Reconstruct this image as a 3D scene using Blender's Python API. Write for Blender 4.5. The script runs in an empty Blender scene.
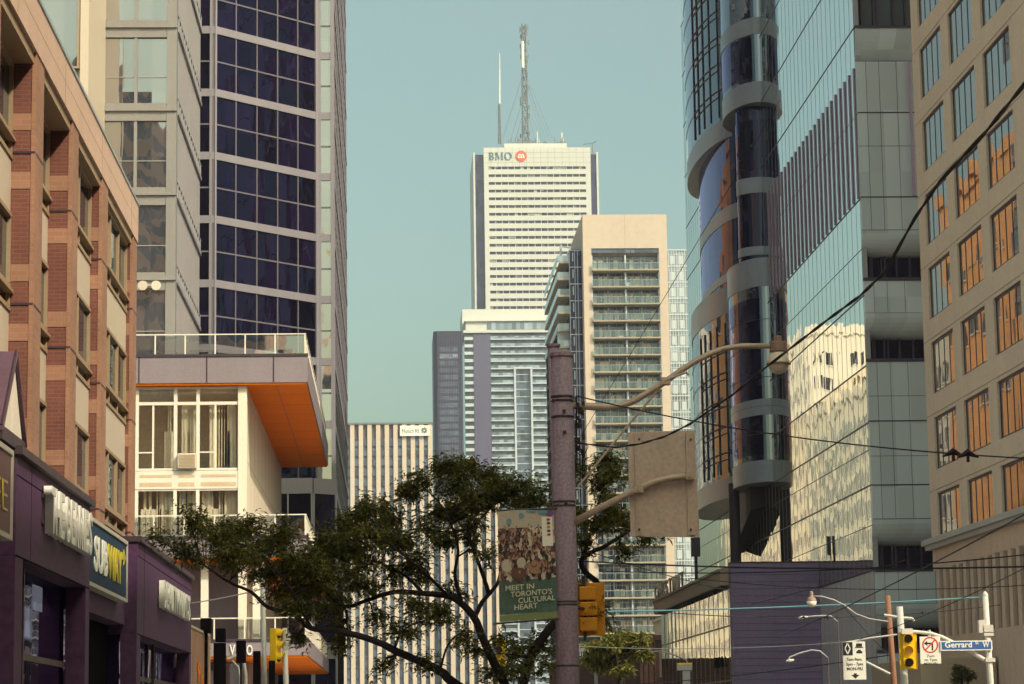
import bpy, math, random
from mathutils import Vector, Matrix
rnd = random.Random(7)
scene = bpy.context.scene
COL = scene.collection
R_ = math.radians

# ---------------------------------------------------------------- camera
FPX, CX, CY, VP, ROLL, EYE = 2480.0, 512, 342, (392, 726), R_(.85), 1.65
def camera_rotation():
    t = math.tan(ROLL)
    y = Vector((VP[0]-CX, CY-VP[1], -FPX))
    z = Vector((-t, 1, 0)); z.z = -(z.x*y.x+z.y*y.y)/y.z
    y.normalize(); z.normalize()
    return Matrix((y.cross(z), y, z))
RC = camera_rotation()
def ray(px, py): return RC @ Vector(((px-CX)/FPX, (CY-py)/FPX, -1))
def at(px, py, Y):
    d = ray(px, py); k = Y/d.y
    return Vector((d.x*k, Y, d.z*k+EYE))
def atX(px, py, X):
    d = ray(px, py); k = X/d.x
    return Vector((X, d.y*k, d.z*k+EYE))
def zat(py, Y, px=512): return at(px, py, Y).z
def xat(px, Y, py=342): return at(px, py, Y).x

cam = bpy.data.cameras.new('camera'); co = bpy.data.objects.new('camera', cam); COL.objects.link(co)
co.location = (0, 0, EYE); co.rotation_euler = RC.to_euler()
cam.sensor_width = 36; cam.lens = FPX*36/1024; cam.clip_start = .5; cam.clip_end = 8000
scene.camera = co

# ---------------------------------------------------------------- materials
MATS = {}
def nt(name):
    m = bpy.data.materials.new(name); m.use_nodes = True
    t = m.node_tree; t.nodes.clear()
    return m, t, t.nodes.new('ShaderNodeOutputMaterial')
def node(t, kind, **kw):
    n = t.nodes.new(kind)
    for k, v in kw.items():
        if k in n.inputs: n.inputs[k].default_value = v
        else: setattr(n, k, v)
    return n
def rgba(c, k=1): return (c[0]*k, c[1]*k, c[2]*k, 1)
def pm(name, col, rough=.7, var=.18, scale=1.5, metal=0, bump=0., streak=True, spec=.4, emit=0):
    """painted / mineral surface: two scales of mottling, rain streaks, fine bump"""
    m, t, out = nt(name); L = t.links.new
    b = node(t, 'ShaderNodeBsdfPrincipled', Metallic=metal)
    b.inputs['Specular IOR Level'].default_value = spec
    tc = node(t, 'ShaderNodeTexCoord'); mp = node(t, 'ShaderNodeMapping')
    mp.inputs['Scale'].default_value = (scale, scale, scale*(.18 if streak else 1))
    L(tc.outputs['Object'], mp.inputs['Vector'])
    n1 = node(t, 'ShaderNodeTexNoise', Scale=1.0, Detail=6.0, Roughness=.65); L(mp.outputs[0], n1.inputs['Vector'])
    n2 = node(t, 'ShaderNodeTexNoise', Scale=scale*9, Detail=4.0); L(tc.outputs['Object'], n2.inputs['Vector'])
    ad = node(t, 'ShaderNodeMath', operation='ADD'); L(n1.outputs['Fac'], ad.inputs[0]); L(n2.outputs['Fac'], ad.inputs[1])
    cr = node(t, 'ShaderNodeMapRange'); L(ad.outputs[0], cr.inputs['Value'])
    cr.inputs['From Min'].default_value = .65; cr.inputs['From Max'].default_value = 1.35
    cr.inputs['To Min'].default_value = 1-var; cr.inputs['To Max'].default_value = 1+var
    mx = node(t, 'ShaderNodeVectorMath', operation='SCALE'); mx.inputs[0].default_value = col
    L(cr.outputs[0], mx.inputs['Scale']); L(mx.outputs[0], b.inputs['Base Color'])
    rr = node(t, 'ShaderNodeMapRange'); L(n1.outputs['Fac'], rr.inputs['Value'])
    rr.inputs['To Min'].default_value = max(.03, rough-.12); rr.inputs['To Max'].default_value = min(1, rough+.12)
    L(rr.outputs[0], b.inputs['Roughness'])
    if bump:
        bp = node(t, 'ShaderNodeBump', Strength=bump, Distance=.02); L(n2.outputs['Fac'], bp.inputs['Height']); L(bp.outputs[0], b.inputs['Normal'])
    if emit:
        b.inputs['Emission Color'].default_value = rgba(col); b.inputs['Emission Strength'].default_value = emit
    L(b.outputs[0], out.inputs[0]); MATS[name] = m
    return m
def brickmat(name, c1, c2, mortar, bw=.24, bh=.075, scale=1.0):
    m, t, out = nt(name); L = t.links.new
    b = node(t, 'ShaderNodeBsdfPrincipled', Roughness=.9)
    tc = node(t, 'ShaderNodeTexCoord'); sp = node(t, 'ShaderNodeSeparateXYZ'); L(tc.outputs['Object'], sp.inputs[0])
    a = node(t, 'ShaderNodeMath', operation='ADD'); L(sp.outputs[0], a.inputs[0]); L(sp.outputs[1], a.inputs[1])
    cb = node(t, 'ShaderNodeCombineXYZ'); L(a.outputs[0], cb.inputs[0]); L(sp.outputs[2], cb.inputs[1])
    br = node(t, 'ShaderNodeTexBrick', Scale=scale, Color1=rgba(c1), Color2=rgba(c2), Mortar=rgba(mortar))
    br.inputs['Mortar Size'].default_value = .009; br.inputs['Brick Width'].default_value = bw; br.inputs['Row Height'].default_value = bh
    br.inputs['Bias'].default_value = -.2
    L(cb.outputs[0], br.inputs['Vector'])
    n = node(t, 'ShaderNodeTexNoise', Scale=.9, Detail=6.0); L(tc.outputs['Object'], n.inputs['Vector'])
    cr = node(t, 'ShaderNodeMapRange'); L(n.outputs['Fac'], cr.inputs['Value'])
    cr.inputs['To Min'].default_value = .7; cr.inputs['To Max'].default_value = 1.3
    mx = node(t, 'ShaderNodeVectorMath', operation='SCALE'); L(br.outputs['Color'], mx.inputs[0]); L(cr.outputs[0], mx.inputs['Scale'])
    L(mx.outputs[0], b.inputs['Base Color'])
    bp = node(t, 'ShaderNodeBump', Strength=.5, Distance=.01); bp.invert = True; L(br.outputs['Fac'], bp.inputs['Height']); L(bp.outputs[0], b.inputs['Normal'])
    L(b.outputs[0], out.inputs[0]); MATS[name] = m
    return m
def glass(name, base, ior=2.0, tint=(1, 1, 1), wav=.02, pane=(1.5, 3.0), tilt=.01, wscale=(1.2, .35), rough=.015, clear=0, mn=0., var=.5):
    """coated glazing: dark body (or clear sheet) under a fresnel mirror; every pane sits at its own slight tilt"""
    m, t, out = nt(name); L = t.links.new
    tc = node(t, 'ShaderNodeTexCoord'); geo = node(t, 'ShaderNodeNewGeometry')
    sp = node(t, 'ShaderNodeSeparateXYZ'); L(tc.outputs['Object'], sp.inputs[0])
    a = node(t, 'ShaderNodeMath', operation='ADD'); L(sp.outputs[0], a.inputs[0]); L(sp.outputs[1], a.inputs[1])
    cb = node(t, 'ShaderNodeCombineXYZ'); L(a.outputs[0], cb.inputs[0]); L(sp.outputs[2], cb.inputs[1])
    dv = node(t, 'ShaderNodeVectorMath', operation='DIVIDE'); L(cb.outputs[0], dv.inputs[0]); dv.inputs[1].default_value = (pane[0], pane[1], 1)
    fl = node(t, 'ShaderNodeVectorMath', operation='FLOOR'); L(dv.outputs[0], fl.inputs[0])
    wn = node(t, 'ShaderNodeTexWhiteNoise', noise_dimensions='3D'); L(fl.outputs[0], wn.inputs['Vector'])
    sb = node(t, 'ShaderNodeVectorMath', operation='SUBTRACT'); L(wn.outputs['Color'], sb.inputs[0]); sb.inputs[1].default_value = (.5, .5, .5)
    sc = node(t, 'ShaderNodeVectorMath', operation='SCALE'); L(sb.outputs[0], sc.inputs[0]); sc.inputs['Scale'].default_value = tilt*2
    ofs = node(t, 'ShaderNodeVectorMath', operation='SCALE'); L(wn.outputs['Color'], ofs.inputs[0]); ofs.inputs['Scale'].default_value = 40.
    mp = node(t, 'ShaderNodeVectorMath', operation='MULTIPLY'); L(cb.outputs[0], mp.inputs[0]); mp.inputs[1].default_value = (wscale[0], wscale[1], 1)
    mo = node(t, 'ShaderNodeVectorMath', operation='ADD'); L(mp.outputs[0], mo.inputs[0]); L(ofs.outputs[0], mo.inputs[1])
    n = node(t, 'ShaderNodeTexNoise', Scale=1.0, Detail=1.5); L(mo.outputs[0], n.inputs['Vector'])
    s2 = node(t, 'ShaderNodeVectorMath', operation='SUBTRACT'); L(n.outputs['Color'], s2.inputs[0]); s2.inputs[1].default_value = (.5, .5, .5)
    s3 = node(t, 'ShaderNodeVectorMath', operation='SCALE'); L(s2.outputs[0], s3.inputs[0]); s3.inputs['Scale'].default_value = wav*2
    a1 = node(t, 'ShaderNodeVectorMath', operation='ADD'); L(geo.outputs['Normal'], a1.inputs[0]); L(sc.outputs[0], a1.inputs[1])
    a2 = node(t, 'ShaderNodeVectorMath', operation='ADD'); L(a1.outputs[0], a2.inputs[0]); L(s3.outputs[0], a2.inputs[1])
    nm = node(t, 'ShaderNodeVectorMath', operation='NORMALIZE'); L(a2.outputs[0], nm.inputs[0])
    if clear: bd = node(t, 'ShaderNodeBsdfTransparent', Color=rgba(base))
    else:
        bd = node(t, 'ShaderNodeBsdfPrincipled', Roughness=.35)
        bd.inputs['Specular IOR Level'].default_value = 0
        cr = node(t, 'ShaderNodeMapRange'); L(wn.outputs['Value'], cr.inputs['Value']); cr.inputs['To Min'].default_value = 1-var; cr.inputs['To Max'].default_value = 1+var
        mx = node(t, 'ShaderNodeVectorMath', operation='SCALE'); mx.inputs[0].default_value = base; L(cr.outputs[0], mx.inputs['Scale'])
        L(mx.outputs[0], bd.inputs['Base Color'])
    gl = node(t, 'ShaderNodeBsdfGlossy', Color=rgba(tint), Roughness=rough); L(nm.outputs[0], gl.inputs['Normal'])
    fr = node(t, 'ShaderNodeFresnel', IOR=ior); L(nm.outputs[0], fr.inputs['Normal'])
    mxn = node(t, 'ShaderNodeMath', operation='MAXIMUM'); L(fr.outputs[0], mxn.inputs[0]); mxn.inputs[1].default_value = mn
    fb = node(t, 'ShaderNodeMath', operation='SUBTRACT'); fb.inputs[0].default_value = 1; L(geo.outputs['Backfacing'], fb.inputs[1])
    ff = node(t, 'ShaderNodeMath', operation='MULTIPLY'); L(mxn.outputs[0], ff.inputs[0]); L(fb.outputs[0], ff.inputs[1]); mxn = ff
    ms = node(t, 'ShaderNodeMixShader'); L(mxn.outputs[0], ms.inputs[0]); L(bd.outputs[0], ms.inputs[1]); L(gl.outputs[0], ms.inputs[2])
    L(ms.outputs[0], out.inputs[0]); MATS[name] = m
    return m
def leafmat(name, c1, c2, sss=.3):
    m, t, out = nt(name); L = t.links.new
    geo = node(t, 'ShaderNodeNewGeometry'); wn = node(t, 'ShaderNodeValToRGB')
    wn.color_ramp.elements[0].color = rgba(c1); wn.color_ramp.elements[1].color = rgba(c2)
    L(geo.outputs['Random Per Island'], wn.inputs[0])
    d = node(t, 'ShaderNodeBsdfPrincipled', Roughness=.6); L(wn.outputs[0], d.inputs['Base Color']); d.inputs['Specular IOR Level'].default_value = .25
    tr = node(t, 'ShaderNodeBsdfTranslucent'); L(wn.outputs[0], tr.inputs['Color'])
    ms = node(t, 'ShaderNodeMixShader'); ms.inputs[0].default_value = sss
    L(d.outputs[0], ms.inputs[1]); L(tr.outputs[0], ms.inputs[2]); L(ms.outputs[0], out.inputs[0]); MATS[name] = m
    return m

# ---------------------------------------------------------------- mesh builder
class MB:
    def __init__(s): s.v = []; s.f = []; s.m = []
    def poly(s, pts, m=0):
        i = len(s.v); s.v += [tuple(p) for p in pts]; s.f.append(tuple(range(i, i+len(pts)))); s.m.append(m); return s
    def hexa(s, p, m=0):          # p: 4 bottom + 4 top, counter-clockwise from above
        i = len(s.v); s.v += [tuple(q) for q in p]
        for q in ((3, 2, 1, 0), (4, 5, 6, 7), (0, 1, 5, 4), (1, 2, 6, 5), (2, 3, 7, 6), (3, 0, 4, 7)):
            s.f.append(tuple(i+k for k in q)); s.m.append(m)
        return s
    def box(s, x0, x1, y0, y1, z0, z1, m=0):
        x0, x1 = min(x0, x1), max(x0, x1); y0, y1 = min(y0, y1), max(y0, y1); z0, z1 = min(z0, z1), max(z0, z1)
        return s.hexa([(x0, y0, z0), (x1, y0, z0), (x1, y1, z0), (x0, y1, z0), (x0, y0, z1), (x1, y0, z1), (x1, y1, z1), (x0, y1, z1)], m)
    def prism(s, pl, z0, z1, m=0, mcap=None):   # pl counter-clockwise
        n = len(pl); i = len(s.v)
        ar = sum(pl[k][0]*pl[(k+1) % n][1]-pl[(k+1) % n][0]*pl[k][1] for k in range(n))
        if ar < 0: pl = pl[::-1]
        s.v += [(p[0], p[1], z0) for p in pl]+[(p[0], p[1], z1) for p in pl]
        for k in range(n):
            j = (k+1) % n; s.f.append((i+k, i+j, i+n+j, i+n+k)); s.m.append(m)
        mc = m if mcap is None else mcap
        s.f.append(tuple(i+k for k in range(n-1, -1, -1))); s.m.append(mc)
        s.f.append(tuple(i+n+k for k in range(n))); s.m.append(mc)
        return s
    def tube(s, pts, r, n=8, m=0, cap=True):
        pts = [Vector(p) for p in pts]; K = len(pts)
        rr = r if isinstance(r, (list, tuple)) else [r]*K
        i = len(s.v); up = None
        for k in range(K):
            d = (pts[min(k+1, K-1)]-pts[max(k-1, 0)]).normalized()
            if up is None:
                up = Vector((0, 0, 1)) if abs(d.z) < .9 else Vector((1, 0, 0))
            a = d.cross(up)
            if a.length < 1e-5: a = d.orthogonal()
            a.normalize(); b = a.cross(d).normalized(); up = b
            for q in range(n):
                w = 2*math.pi*q/n
                s.v.append(tuple(pts[k]+(a*math.cos(w)+b*math.sin(w))*rr[k]))
        for k in range(K-1):
            for q in range(n):
                q2 = (q+1) % n
                s.f.append((i+k*n+q, i+(k+1)*n+q, i+(k+1)*n+q2, i+k*n+q2)); s.m.append(m)
        if cap:
            s.f.append(tuple(i+q for q in range(n))); s.m.append(m)
            s.f.append(tuple(i+(K-1)*n+q for q in range(n-1, -1, -1))); s.m.append(m)
        return s
    def lathe(s, c, prof, n=16, m=0):           # prof: (r, z) bottom to top
        i = len(s.v); K = len(prof)
        for r, z in prof:
            for q in range(n):
                w = 2*math.pi*q/n; s.v.append((c[0]+r*math.cos(w), c[1]+r*math.sin(w), c[2]+z))
        for k in range(K-1):
            for q in range(n):
                q2 = (q+1) % n; s.f.append((i+k*n+q, i+k*n+q2, i+(k+1)*n+q2, i+(k+1)*n+q)); s.m.append(m)
        s.f.append(tuple(i+q for q in range(n-1, -1, -1))); s.m.append(m)
        s.f.append(tuple(i+(K-1)*n+q for q in range(n))); s.m.append(m)
        return s
    def build(s, name, mats, parent=None, smooth=False, bevel=0):
        me = bpy.data.meshes.new(name); me.from_pydata(s.v, [], s.f); me.update()
        if not isinstance(mats, (list, tuple)): mats = [mats]
        for a in mats: me.materials.append(MATS[a] if isinstance(a, str) else a)
        if len(mats) > 1: me.polygons.foreach_set('material_index', s.m)
        if smooth: me.polygons.foreach_set('use_smooth', [True]*len(me.polygons))
        o = bpy.data.objects.new(name, me); COL.objects.link(o)
        if parent:
            o.parent = parent
            if parent.type == 'EMPTY': o.matrix_parent_inverse = Matrix.Translation(-parent.location)
            else: o.matrix_parent_inverse = parent_world(parent).inverted()
        if bevel:
            bv = o.modifiers.new('bevel', 'BEVEL'); bv.width = bevel; bv.segments = 2; bv.limit_method = 'ANGLE'
        return o
def parent_world(o):
    m = Matrix.Translation(o.location)
    if o.parent: m = parent_world(o.parent) @ o.matrix_parent_inverse @ m
    return m
def tag(o, label, cat, group=None, kind=None):
    o['label'] = label; o['category'] = cat
    if group: o['group'] = group
    if kind: o['kind'] = kind
    return o
def thing(name, label, cat, loc=(0, 0, 0), group=None):
    o = bpy.data.objects.new(name, None); COL.objects.link(o); o.location = loc; o.empty_display_size = .3
    return tag(o, label, cat, group)
def structure(name, mb, mat, label=None, cat=None):
    o = mb.build(name, mat); o['kind'] = 'structure'
    if label: o['label'] = label; o['category'] = cat or name
    return o
class Face:
    """a vertical facade plane: u runs along it, d points out of it"""
    def __init__(s, o, u, n): s.o = Vector((o[0], o[1], 0)); s.u = Vector((u[0], u[1], 0)).normalized(); s.n = Vector((n[0], n[1], 0)).normalized()
    def p(s, u, d, z): q = s.o+s.u*u+s.n*d; return (q.x, q.y, z)
    def box(s, mb, u0, u1, d0, d1, z0, z1, m=0):
        P = s.p; q = [P(u0, d0, z0), P(u1, d0, z0), P(u1, d1, z0), P(u0, d1, z0), P(u0, d0, z1), P(u1, d0, z1), P(u1, d1, z1), P(u0, d1, z1)]
        if s.u.cross(s.n).z*(u1-u0)*(d1-d0) < 0: q = [q[3], q[2], q[1], q[0], q[7], q[6], q[5], q[4]]
        mb.hexa(q, m); return mb
def text_mesh(body, size, depth, bold=0., sx=1., spacing=1.):
    """built-in font to mesh data; x right, y up, z out; origin at the left end of the base line"""
    cu = bpy.data.curves.new('lettering', 'FONT'); cu.body = body; cu.size = size; cu.extrude = depth/2; cu.offset = bold; cu.space_character = spacing
    cu.resolution_u = 3
    o = bpy.data.objects.new('lettering', cu); COL.objects.link(o)
    dg = bpy.context.evaluated_depsgraph_get(); dg.update()
    me = bpy.data.meshes.new_from_object(o.evaluated_get(dg))
    bpy.data.objects.remove(o); bpy.data.curves.remove(cu)
    xs = [v.co.x for v in me.vertices]; w = max(xs)-min(xs); x0 = min(xs)
    for v in me.vertices: v.co.x = (v.co.x-x0)*sx
    return me, w*sx
def text(name, body, origin, udir, mat, size, depth=.02, bold=0., width=None, sx=1., parent=None, spacing=1., normal=None):
    me, w = text_mesh(body, size, depth, bold, sx, spacing)
    k = width/w if width else 1
    u = Vector(udir).normalized(); up = Vector((0, 0, 1)); n = Vector(normal) if normal else u.cross(up)
    for v in me.vertices:
        c = v.co.copy(); q = Vector(origin)+u*(c.x*k)+up*c.y+n*(c.z+depth/2); v.co = q
    me.materials.clear(); me.materials.append(MATS[mat]); me.update()
    o = bpy.data.objects.new(name, me); COL.objects.link(o)
    if parent:
        o.parent = parent
        o.matrix_parent_inverse = Matrix.Translation(-parent.location) if parent.type == 'EMPTY' else parent_world(parent).inverted()
    return o
# ---------------------------------------------------------------- palette (linear albedo)
pm('asphalt', (.1, .096, .1), .85, .25, .8, streak=False, bump=.3)
pm('sidewalk', (.45, .42, .4), .85, .15, .8, streak=False)
pm('kerb_stone', (.4, .38, .36), .8, .15)
pm('road_paint', (.75, .73, .68), .6, .15, streak=False)
pm('ground_earth', (.2, .19, .17), .9, .2, .05, streak=False)
brickmat('brick', (.2, .066, .048), (.155, .05, .04), (.19, .1, .08))
brickmat('brick_buff', (.36, .18, .12), (.31, .15, .1), (.34, .21, .15), .3, .1)
brickmat('brick_far', (.75, .36, .15), (.68, .3, .11), (.5, .36, .24), .6, .2)
brickmat('brick_old', (.2, .09, .08), (.15, .065, .06), (.22, .16, .15), .35, .11)
pm('buff_stone', (.6, .41, .33), .8, .1, 1.2)
pm('cream_panel', (.58, .48, .39), .6, .06)
pm('window_frame_tan', (.36, .25, .16), .6, .1)
pm('flashing', (.4, .46, .5), .4, .12, metal=.4)
pm('purple_fascia', (.068, .022, .078), .75, .4, .9, bump=.25)
pm('purple_trim', (.05, .03, .045), .5, .15)
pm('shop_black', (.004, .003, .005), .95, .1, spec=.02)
pm('letter_white', (.78, .74, .7), .5, .06)
pm('sign_navy', (.03, .055, .1), .7, .3, .8, spec=.08)
pm('sign_white', (.85, .83, .76), .5, .05)
pm('sign_yellow', (.62, .5, .04), .5, .06)
pm('sign_maroon', (.15, .055, .075), .5, .15)
pm('sign_gold', (.7, .5, .1), .45, .08)
pm('sign_frame', (.5, .46, .4), .45, .12)
pm('roof_metal', (.14, .075, .11), .45, .2, 2, metal=.2)
pm('white_paint', (.74, .67, .6), .55, .06)
pm('white_stucco', (.78, .67, .57), .8, .07, .8, bump=.15)
pm('slab_grey', (.24, .19, .225), .6, .12)
pm('soffit_orange', (.93, .215, .008), .8, .1, .7, streak=False, spec=.05)
pm('frame_olive', (.25, .235, .24), .45, .12)
pm('louvre_grey', (.34, .31, .33), .45, .15)
pm('spandrel_grey', (.28, .255, .3), .45, .1)
pm('mullion_dark', (.17, .15, .19), .4, .15)
pm('mullion_grey', (.34, .32, .35), .4, .1)
pm('curtain', (.86, .76, .65), .9, .12, 2)
pm('interior_wall', (.7, .62, .54), .9, .2, .6)
glass('glass_violet', (.006, .003, .016), 1.62, (.5, .47, .9), .03, (1.6, 2.0), .03, var=.7)
glass('glass_tower', (.06, .05, .06), 1.9, (1, .97, .92), .014, (1.5, 3.4), .01, (.9, .4), mn=.4)
glass('glass_clear', (.96, .96, .93), 1.6, (1, .93, .9), .01, (1.3, 2.4), .01, clear=1, mn=.2)
glass('glass_rail', (.85, .88, .88), 1.7, (1, .98, .93), .004, (1.3, 1.4), .006, clear=1, mn=.3)
glass('glass_rail_blue', (.62, .72, .8), 1.5, (.85, .95, 1), .004, (1.3, 1.4), .006, clear=1, mn=.12)
glass('glass_brickwin', (.03, .03, .045), 1.9, (.8, .95, 1), .012, (.9, 1.5), .015)
glass('glass_mirror', (.05, .06, .06), 2.4, (.93, .97, .96), .007, (1.45, 3.9), .0035, (.9, .22), mn=.82)
glass('glass_mirror_low', (.04, .05, .05), 2.4, (1, .97, .88), .0075, (1.2, 3.5), .004, (1.3, .22), mn=.72)
glass('glass_bay', (.02, .02, .04), 2.0, (.85, .9, 1), .012, (1.0, 3.6), .008, mn=.25)
glass('glass_bay_dark', (.012, .006, .03), 1.5, (.7, .65, 1), .012, (1.2, 3.6), .01)
glass('glass_front', (.56, .61, .65), 1.45, (.9, 1, .95), .004, (.9, 3.5), .004, var=.12, rough=.12)
glass('glass_beige', (.03, .015, .03), 2.3, (1, .95, .92), .003, (1.2, 3.62), .003, (.8, .3), mn=.4)
glass('glass_far', (.06, .08, .13), 1.8, (.88, .95, 1), .01, (1.6, 3), .02, var=.7)
glass('glass_far_pale', (.21, .26, .32), 1.8, (.92, .97, 1), .01, (1.6, 3), .02, var=.6)
glass('glass_far_dark', (.02, .015, .045), 1.6, (.7, .7, 1), .01, (1.8, 3.4), .015, var=.7)

# ---------------------------------------------------------------- ground, road, kerbs
g = MB(); g.poly([(-6000, -2500, 0), (6000, -2500, 0), (6000, 7000, 0), (-6000, 7000, 0)]); structure('ground', g, 'ground_earth')
rd = MB(); rd.poly([(4, -160, .004), (22, -160, .004), (22, 1150, .004), (4, 1150, .004)]); structure('road', rd, 'asphalt')
cr = MB(); cr.poly([(-160, 84, .008), (160, 84, .008), (160, 98, .008), (-160, 98, .008)]); structure('cross_road', cr, 'asphalt')
for nm, x0, x1, y0, y1 in (('pavement', -5.3, 4, -160, 80), ('pavement', 22, 26, -160, 80), ('pavement', -6.4, 4, 102, 430), ('pavement', 22, 26, 102, 240)):
    p = MB(); p.box(x0, x1, y0, y1, -.05, .13); structure(nm, p, 'sidewalk')
    k = MB(); xe = x1 if x1 == 4 else x0
    s = 1 if x1 == 4 else -1
    k.box(xe, xe+.18*s, y0, y1, -.05, .14); structure('kerb', k, 'kerb_stone')
lm = MB()
for i in range(60):
    y = -80+i*8
    if 80 < y < 102: continue
    lm.box(12.92, 13.08, y, y+3, .009, .013)
for i in range(12):
    lm.box(4.6+i*1.45, 5.2+i*1.45, 77, 80, .009, .013); lm.box(4.6+i*1.45, 5.2+i*1.45, 102, 105, .013, .016)
structure('road_marking', lm, 'road_paint')

# ================================================================ LEFT SIDE
# ---- brick block over the shops: front plane at XB
XB = -6.2
def yB(px): return XB*FPX/(px-392)                # facade position seen at a pixel column
ZT = 14.45
bb = thing('brick_building', 'three storey red brick block with piers painted sunlit buff and cream panels above the purple shopfronts', 'building', (-12, 50, 0))
YE = 60.4
w = MB()
w.box(-24, XB-.62, 8, YE-.01, 0, ZT-.3)            # body behind the bays
w.build('wall', 'brick', bb)
pies = [(20.5, 26.6), (31.0, 33.2), (38.0, 38.9), (42.9, 43.9), (47.9, 48.9), (53.0, 54.1), (59.45, YE)]
CH = .95
for y0, y1 in pies:
    p = MB(); p.box(XB-.6, XB, y0, y1, 5, ZT-CH); po = p.build('pier', 'brick', bb)
    q = MB()
    q.box(XB-.002, XB+.012, y0+.02, y1-.01, 5, ZT-CH-.02)  # sunlight on the street side, painted in as a sheet of lighter brick
    q.box(XB-.06, XB+.02, y0-.015, y0+.02, 5, ZT-CH-.02)
    q.build('quoin_and_sunlit_face', 'brick_buff', po)
    q = MB()
    for zz in (12.3, 11.25, 9.6, 8.55, 6.9, 5.85): q.box(XB-.5, XB-.065, y0-.012, y0+.002, zz-.2, zz+.1)
    q.build('stone_band', 'brick_buff', po)
    q = MB()
    for zz in (11.7, 9.0, 6.3): q.box(XB-.4, XB+.016, y0-.018, y1, zz-.02, zz+.02)
    q.build('joint', 'purple_trim', po)
c = MB()
c.box(XB-.62, XB+.035, 8, YE+.03, ZT-CH, ZT-.02); c.build('cornice', 'buff_stone', bb)
c = MB()
for k in range(9): c.box(XB+.034, XB+.038, 10+k*6.1, 10.03+k*6.1, ZT-CH, ZT-.03)
c.box(XB+.034, XB+.037, 8, YE, ZT-.5, ZT-.485); c.build('cornice_joint', 'window_frame_tan', bb)
c = MB()
c.box(XB-.7, XB+.06, 8, YE+.05, ZT-.018, ZT+.05)
c.box(XB-.7, XB-.0, 8, 37.0, ZT+.052, ZT+.55); c.box(XB-.7, XB-.1, 41.3, 43.6, ZT+.052, ZT+.35)
c.build('flashing', 'flashing', bb)
bays = [(26.6, 31.0, .4, 2), (33.2, 38.0, .4, 2), (38.9, 42.9, .42, 2), (43.9, 47.9, .46, 2), (48.9, 53.0, .25, 2), (54.1, 59.45, .16, 3)]
FL = 2.7
for y0, y1, d, n in bays:
    xp = XB-d
    hd = MB(); hd.box(XB-.6, XB-.03, y0+.01, y1-.01, ZT-CH-.2, ZT-CH-.005); hd.build('lintel', 'window_frame_tan', bb)
    for f in range(4):
        zt = ZT-CH-.2-f*FL                              # head of the window
        if zt < 6: continue
        pn = MB(); pn.box(xp-.1, xp+.02, y0+.02, y1-.02, zt-2.69, zt-1.74); pn.build('cream_panel', 'cream_panel', bb)
        wn = MB(); fw = .08
        for a, b, z0, z1 in ((y0+.02, y1-.02, zt-.07, zt), (y0+.02, y1-.02, zt-1.36, zt-1.26), (y0+.02, y1-.02, zt-1.73, zt-1.65)):
            wn.box(xp-.08, xp+.05, a, b, z0, z1)
        wn.box(xp-.06, xp+.1, y0+.02, y1-.02, zt-1.42, zt-1.361)
        for k in range(n+1):
            yy = y0+.02+(y1-y0-.04-fw)*k/n; wn.box(xp-.07, xp+.04, yy, yy+fw, zt-1.74, zt-.01)
        wo = wn.build('window', 'window_frame_tan', bb)
        pa = MB(); pa.box(xp-.06, xp-.03, y0+.04, y1-.04, zt-1.72, zt-.03); pa.build('pane', 'glass_brickwin', wo)
# ---- shops: fascia boxes in front of the brick block
XS = -5.4
def shop(name, label, y0, y1, ztop, zbot, openings, deep=.9):
    s = thing(name, label, 'shopfront', (XS, (y0+y1)/2, 0))
    f = MB(); f.box(XS-deep, XS, y0, y1, zbot, ztop-.12)
    f.box(XS-.35, XS, y0, y0+.75, .13, zbot); f.box(XS-.35, XS, y1-.55, y1, .13, zbot)
    f.build('fascia', 'purple_fascia', s, bevel=.01)
    t = MB(); t.box(XS-deep-.02, XS+.09, y0-.05, y1+.05, ztop-.118, ztop); t.build('coping', 'purple_trim', s)
    j = MB(); zz = zbot+.42*(ztop-zbot)
    j.box(XS, XS+.004, y0, y1, ztop-.42, ztop-.405); j.box(XS, XS+.004, y0+1.5, y0+1.512, zbot, ztop-.12); j.box(XS, XS+.004, y0, y1, zbot-.01, zbot+.012)
    j.build('joint', 'shop_black', s)
    b = MB(); b.box(XS-deep-.1, XS-.4, y0+.02, y1-.02, .13, zbot-.001); b.build('recess', 'glass_bay_dark', s)
    b = MB(); b.box(XS-.398, XS-.34, y0+.75, y1-.55, 2.75, 2.85); b.build('transom', 'purple_trim', s)
    d = MB()
    for yy in openings: d.box(XS-.36, XS-.28, yy, yy+.09, .13, zbot-.002)
    d.build('door_post', 'purple_trim', s)
    return s
shop('shopfront', 'purple shopfront with white raised letters, nearest the camera', atX(17, 450, XS).y, atX(90.5, 500, XS).y, 5.74, 4.16, [atX(42, 600, XS).y])
s2 = thing('shopfront', 'dark recessed sandwich shop entrance under the lit navy sign', 'shopfront', (XS, 48.5, 0))
ya, yb = atX(90.5, 600, XS).y+.1, atX(137, 600, XS).y-.1
m2 = MB(); m2.box(XS-.95, XS-.25, ya, yb, 3.85, 5.35); m2.build('fascia', 'purple_fascia', s2)
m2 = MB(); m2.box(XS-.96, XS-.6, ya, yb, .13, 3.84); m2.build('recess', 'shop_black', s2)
m2 = MB(); m2.box(XS-.6, XS-.55, ya+1.7, ya+1.8, .13, 3.84); m2.build('door_post', 'purple_trim', s2)
shop('shopfront', 'purple shopfront with white raised letters, farthest along the sidewalk', atX(137.5, 540, XS).y, atX(191.5, 580, XS).y, 5.74, 3.66, [atX(166, 650, XS).y])
s0 = thing('shopfront', 'black shopfront bay at the picture edge under the maroon sign', 'shopfront', (XS, 34, 0))
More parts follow.
